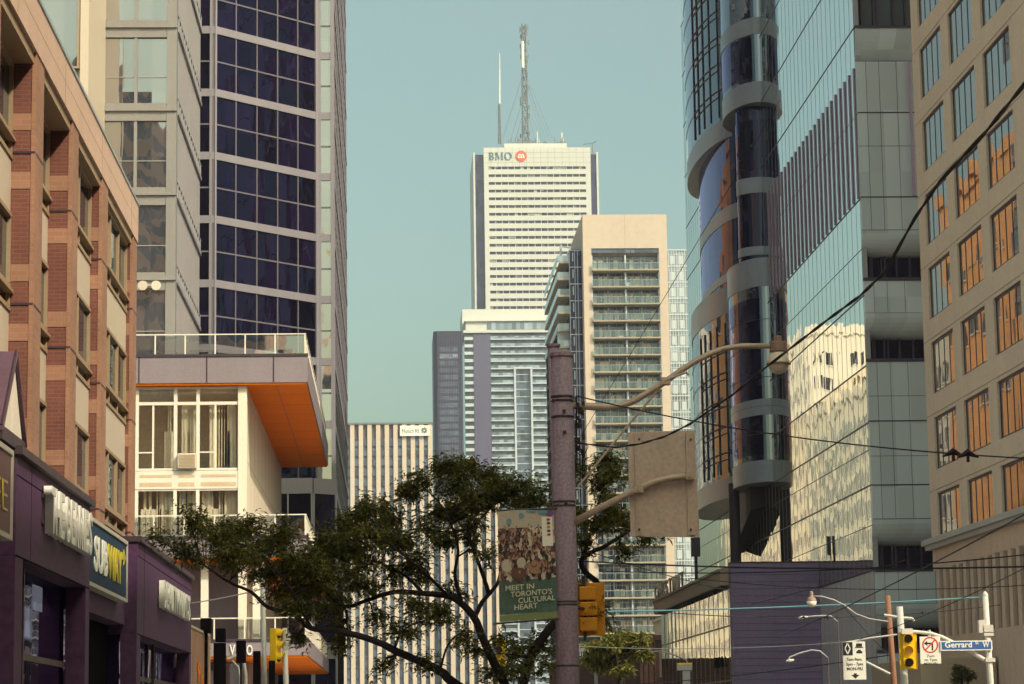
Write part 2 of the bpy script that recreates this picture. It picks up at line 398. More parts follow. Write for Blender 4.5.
m2 = MB(); m2.box(XS-.95, XS-.3, 24, atX(17, 500, XS).y-.08, .13, 5.6); m2.build('recess', 'shop_black', s0)
m2 = MB(); m2.box(XS-.97, XS-.2, 24, atX(17, 500, XS).y-.06, 5.602, 5.72); m2.build('coping', 'purple_trim', s0)
# gable skylight over the first shop
XG = -5.45
ga, gb = atX(0, 440, XG).y, atX(22.5, 440, XG).y; gm_ = (ga+gb)/2+.1
zp, zb = zat(356, gm_, 12), zat(442, gb, 20)
gs = thing('gable_canopy', 'dark ribbed metal gable roof with a triangular glazed end above the maroon sign', 'canopy', (XG-1.2, gm_, zb))
g2 = MB(); ov = .07
for sy in (-1, 1):
    e = Vector((0, ga-ov if sy < 0 else gb+ov, zb-.08)); p = Vector((0, gm_, zp)); off = Vector((0, 0, .07))
    x0, x1 = XG-2.6, XG+.06
    q = [Vector((x0, e.y, e.z)), Vector((x1, e.y, e.z)), Vector((x1, p.y, p.z)), Vector((x0, p.y, p.z))]
    if sy > 0: q = q[::-1]
    g2.hexa([*q, *[v+off for v in q]])
g2.build('roof', 'roof_metal', gs)
for k in range(8):
    x = XG+.03-k*.36
    g2 = MB(); g2.tube([(x, ga-ov, zb-.01), (x, gm_, zp+.075), (x, gb+ov, zb-.01)], .022, 5); g2.build('rib', 'purple_trim', gs)
g2 = MB(); g2.hexa([(XG-.03, ga+.05, zb), (XG, ga+.05, zb), (XG, gb-.05, zb), (XG-.03, gb-.05, zb), (XG-.03, gm_-.01, zp-.06), (XG, gm_-.01, zp-.06), (XG, gm_+.01, zp-.06), (XG-.03, gm_+.01, zp-.06)]); g2.build('glazing', 'curtain', gs)
g2 = MB(); g2.box(XG-2.6, XG+.04, ga-.05, gb+.05, zb-.2, zb-.005); g2.build('sill', 'purple_trim', gs)
# ---- shop signs
def flat_sign(name, label, y0, y1, z0, z1, x, face, frame='sign_frame', fw=.07, th=.16):
    s = thing(name, label, 'sign', (x, (y0+y1)/2, z0))
    b = MB(); b.box(x, x+th, y0+fw, y1-fw, z0+fw, z1-fw); b.build('panel', face, s)
    f = MB(); X0, X1 = x-.01, x+th+.03
    f.box(X0, X1, y0, y0+fw, z0, z1); f.box(X0, X1, y1-fw, y1, z0, z1); f.box(X0, X1, y0+fw, y1-fw, z0, z0+fw); f.box(X0, X1, y0+fw, y1-fw, z1-fw, z1)
    f.build('frame', frame, s)
    return s
def wall_text(parent, name, body, ya, yb, z, size, mat, x, depth, bold=0., spacing=1.):
    return text(name, body, (x, ya, z), (0, 1, 0), mat, size, depth, bold, width=yb-ya, parent=parent, spacing=spacing)
def raised(label, body, pa, pb, h0, h1, depth):
    """letters standing on a fascia: pa, pb first and last pixel columns give the run along the street"""
    a, b = atX(pa[0], pa[1], XS), atX(pb[0], pb[1], XS)
    s = thing('raised_lettering', label, 'sign', (XS, (a.y+b.y)/2, a.z))
    size = h1/.72
    n = len(body); me_w = b.y-a.y
    # each letter is its own part
    adv = []
    for ch in body: adv.append(.45 if ch == ' ' else (.42 if ch == 'I' else 1.))
    tot = sum(adv); y = a.y
    for ch, k in zip(body, adv):
        wd = me_w*k/tot
        if ch != ' ':
            text('letter', ch, (XS+.03, y+wd*.05, a.z), (0, 1, 0), 'letter_white', size, depth, .022, width=wd*.88, parent=s)
        y += wd
    bk = MB(); bk.box(XS+.002, XS+.028, a.y-.02, b.y+.02, a.z+.12, a.z+.18); bk.box(XS+.002, XS+.028, a.y-.02, b.y+.02, a.z+h1-.2, a.z+h1-.14)
    bk.build('mounting_rail', 'purple_trim', s)
    return s
raised('white raised letters on the nearer purple fascia, the larger of the two sets', 'THE BERRIES', (41, 531), (83.5, 553), 0, .72, .13)
raised('smaller white raised letters on the farther purple fascia', 'BEAUTY PRINTS', (157.5, 606.5), (184.5, 622), 0, .62, .13)
ya, yb = atX(92, 550, XS+.1).y, atX(133.5, 550, XS+.1).y
sg = flat_sign('shop_sign', 'navy sandwich shop sign with white and yellow letters', ya, yb, atX(92, 583, XS+.1).z, atX(92, 512, XS+.1).z, XS-.2, 'sign_navy')
L0 = ya+(yb-ya)*.2; L1 = ya+(yb-ya)*.86; Lm = L0+(L1-L0)*.47
SZ0, SZ1 = atX(92, 583, XS+.1).z, atX(92, 512, XS+.1).z; zz = SZ0+(SZ1-SZ0)*.27; LS = (SZ1-SZ0)*.5/.72
wall_text(sg, 'letters', 'SUB', L0, Lm-.04, zz, LS, 'sign_white', XS-.035, .02, .03)
wall_text(sg, 'letters', 'WAY', Lm+.02, L1, zz, LS, 'sign_yellow', XS-.035, .02, .03)
ar = MB(); yy = L1-.06
zz -= .12; ar.box(XS-.03, XS-.012, yy-.05, yy+.38, zz+.6, zz+.72); ar.hexa([(XS-.03, yy+.3, zz+.5), (XS-.012, yy+.3, zz+.5), (XS-.012, yy+.62, zz+.66), (XS-.03, yy+.62, zz+.66), (XS-.03, yy+.3, zz+.82), (XS-.012, yy+.3, zz+.82), (XS-.012, yy+.62, zz+.67), (XS-.03, yy+.62, zz+.67)])
ar.build('arrow', 'sign_yellow', sg)
ya, yb = 30.5, atX(14, 500, XS+.3).y
sg = flat_sign('shop_sign', 'maroon sign with thin gold letters ending in EE at the left edge', ya, yb, atX(13.5, 541, XS+.3).z, atX(13.5, 450, XS+.3).z, XS+.1, 'sign_maroon')
wall_text(sg, 'letters', 'COFFEE', yb-4.4, atX(9, 500, XS+.3).y, atX(6.8, 511, XS+.3).z, .62, 'sign_gold', XS+.27, .015, -.012)
# low sign panel beyond the last shop
ya, yb = atX(193.5, 640, XS).y, atX(212.5, 640, XS).y
sg = flat_sign('shop_sign', 'tall tan sign panel with orange letters beyond the last purple shopfront', ya, yb, .4, atX(194, 625, XS).z, XS-.25, 'brick_buff', 'sign_frame', .06)
for i, (ch, zz) in enumerate((('P', 3.3), ('E', 3.0), ('R', 2.6))):
    text('letter', ch, (XS-.07, ya+(yb-ya)*(.35+.18*i), zz-.35), (0, 1, 0), 'soffit_orange', .8, .02, .01, parent=sg, sx=1.6)
# shaded wall the panel hangs on
wl = MB(); wl.box(-16, XS-.3, atX(192, 600, XS).y+.06, 76, .13, 3.3); o = tag(wl.build('garden_wall', 'brick'), 'low brick wall behind the tan sign panel beyond the shops', 'wall')
pm('canopy_pink', (.6, .42, .3), .6, .15)
# ================================================================ PODIUM with orange soffits
YP = 109.3; YQ = 144.5
pod = thing('podium_building', 'white and glass podium with deep grey slabs and orange soffits behind the shops', 'building', (-12, 126, 0))
XW = at(246.5, 430, YP).x; XSL = at(308, 370, YP).x; XL = -26
slabs = [(zat(385.5, YP, 225), zat(356, YP, 225)), (zat(560, YP, 225), zat(537, YP, 225)), (zat(658, YP, 225), zat(640, YP, 225))]
wall = MB()
wall.box(XL, XW-.35, YP+5.5, YQ-.2, 0, slabs[0][0])              # core behind the rooms
wall.box(XW-.35, XW, YP+.02, YQ-.1, slabs[2][1], slabs[1][0]-.01); wall.box(XW-.35, XW, YP+.02, YQ-.1, slabs[1][1], slabs[0][0]-.03)
wall.box(XW-.36, XW+.02, YP-.12, YP+.5, slabs[1][1], slabs[0][0]-.03)
wo = wall.build('wall', 'white_stucco', pod)
m = MB(); y = YP+3
while y < YQ-1: m.box(XW+.001, XW+.004, y, y+.03, slabs[1][1], slabs[0][0]-.05); y += 3.4
z_ = (slabs[1][1]+slabs[0][0])/2; m.box(XW+.001, XW+.0035, YP+.6, YQ-.2, z_, z_+.03); m.build('panel_seam', 'window_frame_tan', wo)
gm = MB(); gm.box(XL, XW-1.5, YP+1.2, YP+5.4, 0, slabs[2][0]-.5); gm.box(XL, XW-.2, YP+5.45, YQ, 0, slabs[2][0]-.05); gm.build('ground_storey', 'slab_grey', pod)
for i, (z0, z1) in enumerate(slabs):
    yf = YP-.45
    s = MB(); s.box(XL, XSL, yf, YQ, z0+.06, z1)
    so = s.build('slab', 'slab_grey', pod)
    j = MB()
    for px in (140, 207.5, 274): xx = at(px, 370, YP).x; j.box(xx-.03, xx+.03, yf-.012, yf-.002, z0+.08, z1-.04)
    j.box(XL, XSL+.03, yf-.05, yf-.013, z1-.09, z1+.02); j.build('joint', 'purple_trim', so)
    f = MB(); f.box(XL, XSL-.06, yf+.06, YQ-.06, z0-.02, z0+.058); sf = f.build('soffit', 'soffit_orange', pod)
    f = MB(); y = yf+3.5
    while y < YQ-1: f.box(XL, XSL-.08, y, y+.035, z0-.0235, z0-.0205); y += 3.6
    f.box(XSL-1.4, XSL-1.375, yf+.08, YQ-.1, z0-.0245, z0-.0205); f.build('seam', 'sign_maroon', sf)
    # glass rail
    rt = 0.94 if i == 0 else 0.95
    r = MB(); yr = yf+.12; xr = XSL-.12
    if i == 1: xr = XSL-.12
    r.box(XL, xr+.05, yr-.04, yr+.04, z1+rt-.05, z1+rt); r.box(xr-.04, xr+.04, yr+.04, YQ-.3, z1+rt-.05, z1+rt)
    px = -1
    x = xr
    while x > XL:
        r.box(x-.03, x+.03, yr-.03, yr+.03, z1+.001, z1+rt-.05); x -= 1.32
    y = yr+1.5
    while y < YQ: r.box(xr-.03, xr+.03, y-.03, y+.03, z1+.001, z1+rt-.05); y += 1.5
    ro = r.build('railing', 'white_paint', pod)
    p = MB(); p.box(XL, xr-.035, yr-.012, yr+.012, z1+.04, z1+rt-.09); p.box(xr-.012, xr+.012, yr+.02, YQ-.4, z1+.04, z1+rt-.09)
    p.build('glass_panel', 'glass_rail', ro)
# front glazing: two storeys, three bays between white mullions
cols = [at(p, 430, YP).x for p in (137, 175.5, 198, 239.5)]
left = [cols[0]-2*(cols[1]-cols[0]), cols[0]-(cols[1]-cols[0])]
rows_up = [zat(v, YP, 190) for v in (470.5, 404)]
mz = [zat(v, YP, 190) for v in (393, 403, 470.5, 476, 479.5, 488.5)]
allc = left+cols
for a, b in zip(allc[:-1], allc[1:]):
    for k, (z0, z1) in enumerate(((slabs[1][1]+.02, zat(488.5, YP, 190)), (zat(478, YP, 190), zat(471, YP, 190)), (zat(470.5, YP, 190), slabs[0][0]-.05))):
        fr = MB(); t = .075
        fr.box(a, a+t, YP-.06, YP+.1, z0, z1); fr.box(b-t, b, YP-.06, YP+.1, z0, z1)
        fr.box(a+t, b-t, YP-.05, YP+.09, z0, z0+.1); fr.box(a+t, b-t, YP-.05, YP+.09, z1-.1, z1)
        if k == 2:
            zt = zat(403.5, YP, 190); fr.box(a+t, b-t, YP-.05, YP+.09, zt-.07, zt+.07)
            if b-a > 1.3:
                xm = a+(b-a)*.42; fr.box(xm-.04, xm+.04, YP-.04, YP+.08, z0+.1, zt-.07)
                zm = z0+(zt-z0)*.27; fr.box(a+t, xm-.04, YP-.04, YP+.08, zm-.03, zm+.03)
        wo = fr.build('window', 'white_paint', pod)
        pa = MB(); pa.box(a+t*.5, b-t*.5, YP+.03, YP+.05, z0+.05, z1-.05); pa.build('pane', 'glass_clear' if k != 1 else 'curtain', wo)
sp = MB()
for a, b in zip(allc[:-1], allc[1:]):
    sp.box(a, b, YP-.09, YP+.12, zat(489, YP, 190), zat(471.5, YP, 190))
spo = sp.build('spandrel', 'white_paint', pod)
for a, b in zip(allc[:-1], allc[1:]):
    for va, vb in ((477.5, 474.8), (486.5, 482.5)):
        m = MB(); m.box(a+.14, b-.14, YP-.1, YP-.092, zat(va, YP, 190), zat(vb, YP, 190)); m.build('strip', 'canopy_pink', spo)
rm = MB(); rm.box(XL, XW-.4, YP+4.6, YP+5.4, slabs[1][1]+.02, slabs[0][0]-.06); rm.build('room_wall', 'interior_wall', pod)
rm = MB(); rm.box(XL, XW-.4, YP+.2, YP+4.5, zat(480, YP, 190)-.3, zat(478, YP, 190)-.2); rm.box(XL, XW-.4, YP+.2, YP+4.5, slabs[0][0]-.3, slabs[0][0]-.08); rm.build('room_floor', 'interior_wall', pod)
cu = MB()
rr = random.Random(3)
for a, b in zip(allc[:-1], allc[1:]):
    for z0, z1 in ((slabs[1][1]+.05, zat(489, YP, 190)), (zat(470, YP, 190), zat(404, YP, 190))):
        for k in range(2):
            u = rr.uniform(0, .75); wd = rr.uniform(.25, .6)*(b-a)
            if z0 < slabs[1][1]+.2: u = 0 if k == 0 else .5; wd = .55*(b-a)
            elif rr.random() < .25: continue
            x = a+.15+u*(b-a-.2); e = min(b-.15, x+wd)
            n = 8
            for q in range(n):
                xa = x+(e-x)*q/n; xb = x+(e-x)*(q+1)/n; yy = YP+.45+(.06 if q % 2 else 0)
                cu.box(xa, xb, yy, yy+.03, z0, z1 if k else z0+(z1-z0)*rr.choice((1, 1, .6)))
cu.build('curtain', 'curtain', pod)
ac = MB()
xa, xb = at(178, 460, YP).x, at(197, 460, YP).x; z0, z1 = zat(469, YP, 190), zat(454, YP, 190)
ac.box(xa, xb, YP-.35, YP+.02, z0, z1)
aco = tag(ac.build('air_conditioner', 'cream_panel', bevel=.03), 'cream window air conditioner set in the middle white framed podium window', 'air conditioner')
ac = MB()
for k in range(9): zz = z0+.06+k*(z1-z0-.12)/9; ac.box(xa+.07, xb-.07, YP-.362, YP-.351, zz, zz+.03)
ac.build('grille', 'window_frame_tan', aco)
# podium lower storey pillars and shop name
pl = MB()
for px in (204, 256, 150):
    x = at(px, 580, YP).x; pl.box(x-.16, x+.16, YP+.3, YP+.7, slabs[2][1], slabs[1][0]-.03)
pl.build('pillar', 'white_paint', pod)
st = MB(); st.box(XL, XW-.5, YP+2.2, YP+2.4, slabs[2][1]+.01, slabs[1][0]-.04); st.build('storey_wall', 'slab_grey', pod)
a = at(229, 656, YP-.6); b = at(253, 656, YP-.6)
fs = thing('shop_sign', 'white letters on the grey podium band between black posts', 'sign', (a.x, a.y, a.z))
for ch, px0, px1 in (('V', 229.5, 235), ('I', 240, 242), ('O', 246.5, 252.5)):
    p0, p1 = at(px0, 656, YP-.6), at(px1, 656, YP-.6)
    text('letter', ch, (p0.x, YP-.48, p0.z+.05), (1, 0, 0), 'letter_white', .62, .04, .012, width=p1.x-p0.x, parent=fs)
# ================================================================ GREY GLASS TOWER on the terrace
YA, YA2 = 124.5, 141.0
ta = thing('glass_tower', 'pale grey glass tower with broad framed windows rising behind the brick block', 'building', (-20, 132, 0))
xa = [at(p, 180, YA).x for p in (90, 96.5, 133.5, 136.5, 171, 176)]
w = MB(); w.box(-60, xa[5]-.5, YA+.6, YA2, 0, 96); w.build('wall', 'glass_tower', ta)
PIT = zat(26, YA, 130)-zat(109.3, YA, 130); Z0 = zat(109.3, YA, 130)
nfl = list(range(-3, 12))
fr = MB()
fr.box(xa[5]-.5, xa[5], YA-.05, YA+.7, slabs[0][1], 96); fr.box(xa[2], xa[3], YA-.05, YA+.3, slabs[0][1], 96); fr.box(xa[0]+.35, xa[1], YA-.05, YA+.3, slabs[0][1], 96)
fr.build('mullion', 'frame_olive', ta)
for k in nfl:
    z = Z0+k*PIT
    b = MB(); b.box(xa[0]-8, xa[5]+.02, YA-.16, YA+.4, z-.11, z+.11); b.box(xa[0]-8, xa[5]-.52, YA-.09, YA+.4, z-.62, z-.5); b.box(xa[0]-8, xa[5]-.52, YA-.03, YA+.3, z-.5, z-.11)
    b.box(xa[0]-8, xa[5]-.52, YA-.1, YA+.3, z+.12+PIT*0, z+.3)
    b.build('floor_band', 'frame_olive', ta)
    for a, c in ((xa[1], xa[2]), (xa[3], xa[4]), (xa[0]-6, xa[0]+.35)):
        p = MB(); p.box(a, c, YA+.08, YA+.12, z+.3, z+PIT-.62); po = p.build('window', 'glass_tower', ta)
        if a > -17:
            f = MB(); zm = z+.3+(PIT-.9)*.4; f.box(a, c, YA+.03, YA+.078, zm-.02, zm+.02); f.build('transom', 'mullion_grey', po)
# louvred side with raking rails
lv = MB(); XA = xa[5]
y = YA+.7
while y < YA2-.1:
    lv.box(XA-.5, XA-.05, y, y+.17, slabs[0][1], 96); y += .62
lv.build('louvre', 'louvre_grey', ta)
rl = MB()
for k in nfl:
    z = Z0+k*PIT
    rl.box(XA-.12, XA+.05, YA+.7, YA2, z-.1, z+.1); rl.box(XA-.1, XA+.02, YA+.7, YA2, z+.75, z+.83)
    y = YA+1.2
    while y < YA2: rl.box(XA-.1, XA+.03, y, y+.12, z+.1, z+.75); y += 1.24
rl.build('railing', 'mullion_grey', ta)
# cream framed return of the same tower, nearer
YW = 117.5
tw = MB(); x0, x1 = at(80, 60, YW).x, at(88.5, 60, YW).x
tw.box(x0, x1, YW, YA+.5, slabs[0][1], 96); tw.box(x0-14, x0-.001, YW+.25, YA+.5, slabs[0][1], 96)
two = tw.build('corner_pier', 'cream_panel', ta)
for k in nfl:
    z = Z0+k*PIT+.5
    f = MB(); f.box(x0-5, x0-.002, YW+.05, YW+.24, z-1.05, z-.95); f.box(x0-5, x0-.002, YW+.05, YW+.24, z-.2, z-.1); f.box(x0-2.4, x0-2.3, YW+.05, YW+.24, z-.1, z+PIT-1.05); f.box(x0-.15, x0-.002, YW+.06, YW+.24, z-.1, z+PIT-1.05)
    fo = f.build('window', 'window_frame_tan', ta)
    p = MB(); p.box(x0-5, x0-.15, YW+.18, YW+.22, z-.95, z+PIT-1.05); p.build('pane', 'glass_tower', fo)
p = at(150, 285, YA-.4)
fl = thing('floodlight', 'twin white floodlight fixed to the grey tower frame above the terrace', 'light', (p.x, p.y, p.z))
m = MB(); m.box(p.x-.35, p.x+.35, p.y-.02, p.y+.24, p.z-.06, p.z+.06); m.build('bracket', 'mullion_grey', fl)
for s in (-.28, .28):
    m = MB(); m.tube([(p.x+s, p.y+.05, p.z), (p.x+s*1.1, p.y-.12, p.z-.03), (p.x+s*1.2, p.y-.34, p.z-.08)], [.12, .22, .25], 12); m.build('lamp_head', 'white_paint', fl, smooth=False)

# ================================================================ VIOLET GLASS TOWER
tb = thing('violet_tower', 'tall dark violet glass tower with grey spandrel bands and stepped corner', 'building', (-20, 185, 0))
YB1, YB2, YB3 = 157, 163.4, 214
p0 = at(199, 180, YB1).x-9; p1 = at(214.5, 180, YB1).x; p2 = at(318, 180, YB2).x; p3 = at(333.5, 180, YB2).x
core = MB(); core.prism([(p0, YB1+.4), (p1-.15, YB1+.4), (p2-.2, YB2+.4), (p3-.4, YB2+.4), (p3-.4, YB3), (p0, YB3)], 0, 118); core.build('core', 'shop_black', tb)
fA = Face((p0, YB1), (1, 0), (0, -1)); fB = Face((p1, YB1), (p2-p1, YB2-YB1), (YB2-YB1, -(p2-p1))); fC = Face((p2, YB2), (1, 0), (0, -1)); fD = Face((p3, YB2), (0, 1), (1, 0))
LB = math.hypot(p2-p1, YB2-YB1)
PB = (zat(60/2.011, YB1, 207)-zat(570/2.011, YB1, 207))/4; ZB = zat(570/2.011, YB1, 207)
HB = .25
for k in range(-4, 19):
    z = ZB+k*PB
    b = MB()
    fA.box(b, 0, p1-p0-.002, -.3, .05, z-HB, z+HB); fB.box(b, 0, LB, -.3, .06, z-HB, z+HB); fC.box(b, 0, p3-p2+.06, -.3, .05, z-HB, z+HB); fD.box(b, 0, YB3-YB2, -.3, .05, z-HB, z+HB)
    if k < 12: b.build('spandrel_band', 'spandrel_grey', tb)
    else: b.build('spandrel_band', 'spandrel_grey', tb)
    if k > 12: continue
    for fc, L, n, mt in ((fA, p1-p0-.03, 6, 'glass_violet'), (fB, LB, 5, 'glass_violet'), (fC, p3-p2, 1, 'glass_tower'), (fD, YB3-YB2, 20, 'glass_tower')):
        f = MB(); fc.box(f, 0, L, -.12, -.06, z+HB, z+PB-HB); wo = f.build('window_band', mt, tb)
        f = MB(); zm = z+PB/2
        fc.box(f, 0, L, -.06, .0, zm-.05, zm+.05)
        for q in range(n+1):
            u = min(L-.06, L*q/n); fc.box(f, u-.045 if q else 0, u+.045 if q < n else L, -.06, .01, z+HB, z+PB-HB)
        f.build('mullion', 'mullion_dark', wo)
pr = MB()
for u, fc in ((p1-p0-.25, fA), (.1, fC)): fc.box(pr, u-.08, u+.1, -.2, .07, 0, 118)
fB.box(pr, -.03, .12, -.2, .075, 0, 118); fB.box(pr, LB-.25, LB+.1, -.2, .075, 0, 118)
fD.box(pr, -.09, .35, -.2, .07, 0, 118)
pr.build('corner_post', 'spandrel_grey', tb)
# lower block of the tower, beneath the orange slab
YL = 152
lb = thing('low_block', 'low grey banded glass block tucked under the overhanging orange slab', 'building', (-4, 160, 0))
xr_ = at(336, 500, YL).x; xm_ = at(312.5, 500, YL).x; xl_ = xm_-12
ztop = zat(478, YL, 310)
f = Face((xl_, YL), (1, 0), (0, -1)); f2 = Face((xm_, YL), (xr_-xm_, 1.2), (1.2, -(xr_-xm_)))
L2 = math.hypot(xr_-xm_, 1.2)
b = MB(); b.prism([(xl_, YL+.2), (xm_-.05, YL+.2), (xr_-.2, YL+1.4), (xr_-.2, YB1-.1), (xl_, YB1-.1)], 0, ztop-.02); b.build('wall', 'spandrel_grey', lb)
for k in range(4):
    zt = ztop-k*3.35
    bm = MB(); f.box(bm, 0, xm_-xl_, -.3, .06, zt-.95, zt); f2.box(bm, .06, L2, -.3, .06, zt-.95, zt); bm.build('spandrel_band', 'spandrel_grey', lb)
    g2 = MB(); f.box(g2, 0, xm_-xl_, -.1, -.03, zt-3.3, zt-.95); f2.box(g2, 0, L2, -.1, -.03, zt-3.3, zt-.95); go = g2.build('window_band', 'glass_violet', lb)
    mm = MB()
    for q in range(7): f.box(mm, xm_-xl_-.1-q*1.45, xm_-xl_-q*1.45, -.03, .02, zt-3.3, zt-.95)
    f2.box(mm, 0.0, .12, -.03, .07, zt-3.3, zt-.95); f2.box(mm, L2-.12, L2, -.03, .07, zt-3.3, zt-.95); mm.build('mullion', 'mullion_grey', go)
# ================================================================ LEFT ROW further down the street (seen in the glass across the road)
def plain_block(name, label, x0, x1, y0, y1, h, wallmat, winmat, floor, bay, faces, wh=.55, ww=.55, frame='white_paint'):
    """block with real recessed-look windows on the chosen faces: 'R' street side +X, 'L' -X, 'F' facing -Y, 'B' facing +Y"""
    t = thing(name, label, 'building', ((x0+x1)/2, (y0+y1)/2, 0))
    b = MB(); b.box(x0, x1, y0, y1, 0, h); b.box(x0-.25, x1+.25, y0-.25, y1+.25, h-.9, h+.5); b.build('wall', wallmat, t)
    fs = {'R': (Face((x1, y0), (0, 1), (1, 0)), y1-y0), 'L': (Face((x0, y1), (0, -1), (-1, 0)), y1-y0), 'F': (Face((x0, y0), (1, 0), (0, -1)), x1-x0), 'B': (Face((x1, y1), (-1, 0), (0, 1)), x1-x0)}
    for key in faces:
        fc, L = fs[key]; n = max(1, int(L/bay)); fl = int((h-5)/floor)
        for r in range(fl):
            z0 = 4.5+r*floor; w = MB(); fr = MB()
            for c in range(n):
                u = (c+.5)*L/n; hw = L/n*ww/2
                fc.box(w, u-hw, u+hw, -.2, .03, z0, z0+floor*wh)
                fc.box(fr, u-hw-.12, u+hw+.12, -.2, .12, z0-.16, z0); fc.box(fr, u-.05, u+.05, .03, .06, z0, z0+floor*wh)
            wo = w.build('window_row', winmat, t); fr.build('sill', frame, wo)
    return t
pm('office_stone', (.6, .56, .52), .8, .1, .4)
plain_block('brick_office', 'tall orange brick block with sash windows farther down on the left of the street', -34, -8, 214, 262, 57, 'brick_far', 'glass_far', 7.2, 9.0, 'RF', .3, .28)
plain_block('stone_office', 'cream stone block with regular windows farther down on the left of the street', -36, -8.2, 263.5, 352, 44, 'office_stone', 'glass_far', 3.7, 3.2, 'RF', .66, .6)
plain_block('stone_office', 'taller cream stone block next to the regular one on the left of the street', -40, -9, 354, 446, 58, 'white_stucco', 'glass_violet', 3.7, 4.2, 'RF', .5, .4)
# row behind the camera, both kerbs: it shades the street and shows in the windows
plain_block('corner_block', 'tan brick block on the near right corner beside the camera', 26, 36, -75, 52, 48, 'brick_buff', 'glass_far', 3.6, 4.2, 'LB')
plain_block('corner_block', 'orange brick block behind the camera on the left kerb', -40, -7, -70, 6, 30, 'brick_far', 'glass_far', 3.6, 4.0, 'RB')
plain_block('slab_tower', 'tall banded cream tower far behind the camera', -75, -18, -190, -150, 105, 'buff_stone', 'glass_far', 5.2, 6, 'B', .55, .96)
plain_block('slab_tower', 'tall pale tower behind the camera on the right', 30, 80, -180, -130, 70, 'white_stucco', 'glass_far', 3.8, 4, 'B', .5, .7)
# ================================================================ FAR CENTRE
pm('bmo_white', (.57, .57, .55), .6, .04, .05)
pm('bmo_blue', (.06, .14, .2), .5, .05)
pm('bmo_red', (.7, .1, .05), .5, .05)
pm('concrete_cream', (.53, .43, .37), .85, .07, .12)
pm('concrete_tan', (.34, .29, .23), .85, .1, .3)
pm('condo_slate', (.1, .09, .17), .6, .12, .2)
pm('condo_white', (.5, .55, .62), .6, .06, .2)
pm('black_metal', (.03, .022, .06), .5, .15, .2)
pm('mast_grey', (.16, .17, .18), .6, .15)
pm('stripe_pier', (.58, .47, .39), .8, .06, .1)
pm('stripe_dark', (.11, .08, .1), .6, .2, .3)
def fz(v, Y, px): return at(px, v, Y).z
# ---- white bank tower
Y = 1200
bm = thing('bank_tower', 'tallest tower, white with thin dark window bands and a roof mast', 'building', (74, 1225, 0))
x0, x1, xa, xb = at(473.8, 200, Y).x, at(599.3, 200, Y).x, at(484.3, 200, Y).x, at(591.3, 200, Y).x
zt = fz(147.5, Y, 537)
b = MB(); b.box(xa+.4, xb-.4, Y+1, Y+56, 0, zt-.2); b.build('core', 'bmo_white', bm)
b = MB(); b.box(x0+.6, xa+.2, Y+2.5, Y+53, 0, zt-3); b.box(xb-.2, x1-.6, Y+2.5, Y+53, 0, zt-3); b.build('corner_glazing', 'glass_far_dark', bm)
b = MB(); b.box(x0, x0+.9, Y+1.8, Y+54, 0, zt-2); b.box(x1-.9, x1, Y+1.8, Y+54, 0, zt-2); b.build('corner_fin', 'bmo_white', bm)
brr = random.Random(31); pm('panel_pale', (.42, .42, .38), .7, .1)
wl = MB(); PR = 8.06*Y/FPX; zr = fz(167.8, Y, 537)
wx0, wx1 = at(489, 200, Y).x, at(586.3, 200, Y).x
for k in range(72):
    z = zr-k*PR
    if z < 5: break
    top = zt if k == 0 else z+PR-.72
    wl.box(xa, xb, Y, Y+.98, z+.72, top)
    wl.box(xa, wx0, Y, Y+.98, z-.72, z+.72); wl.box(wx1, xb, Y, Y+.98, z-.72, z+.72)
    for q in range(1, 15):
        u = wx0+(wx1-wx0)*q/15; wl.box(u-.16, u+.16, Y+.3, Y+.98, z-.72, z+.72)
    w = MB(); w.box(wx0, wx1, Y+.7, Y+.95, z-.72, z+.72); wo = w.build('window_band', 'glass_far_dark', bm)
    if k < 24:
        bl = MB(); n = 0
        for q in range(15):
            if brr.random() < .22: u = wx0+(wx1-wx0)*q/15; bl.box(u+.2, u+(wx1-wx0)/15*brr.choice((.5, .95))-.2, Y+.62, Y+.69, z+.72-1.44*brr.choice((.5, .7, 1)), z+.71); n += 1
        if n: bl.build('blind', 'mast_grey' if k % 3 else 'panel_pale', wo)
wl.build('wall', 'bmo_white', bm)
jn = MB()
for q in range(16): u = xa+(xb-xa)*q/15; jn.box(u-.12, u+.12, Y-.03, Y-.002, zr+.8, zt-.1)
for v in (152.5, 157.5, 162.5): z = fz(v, Y, 537); jn.box(xa, xb, Y-.03, Y-.002, z-.12, z+.12)
jn.build('panel_joint', 'panel_pale', bm)
lo = at(488.8, 159.9, Y-.3)
sg = thing('rooftop_sign', 'blue serif letters with a red roundel near the top of the white tower', 'sign', (lo.x, Y-.1, lo.z))
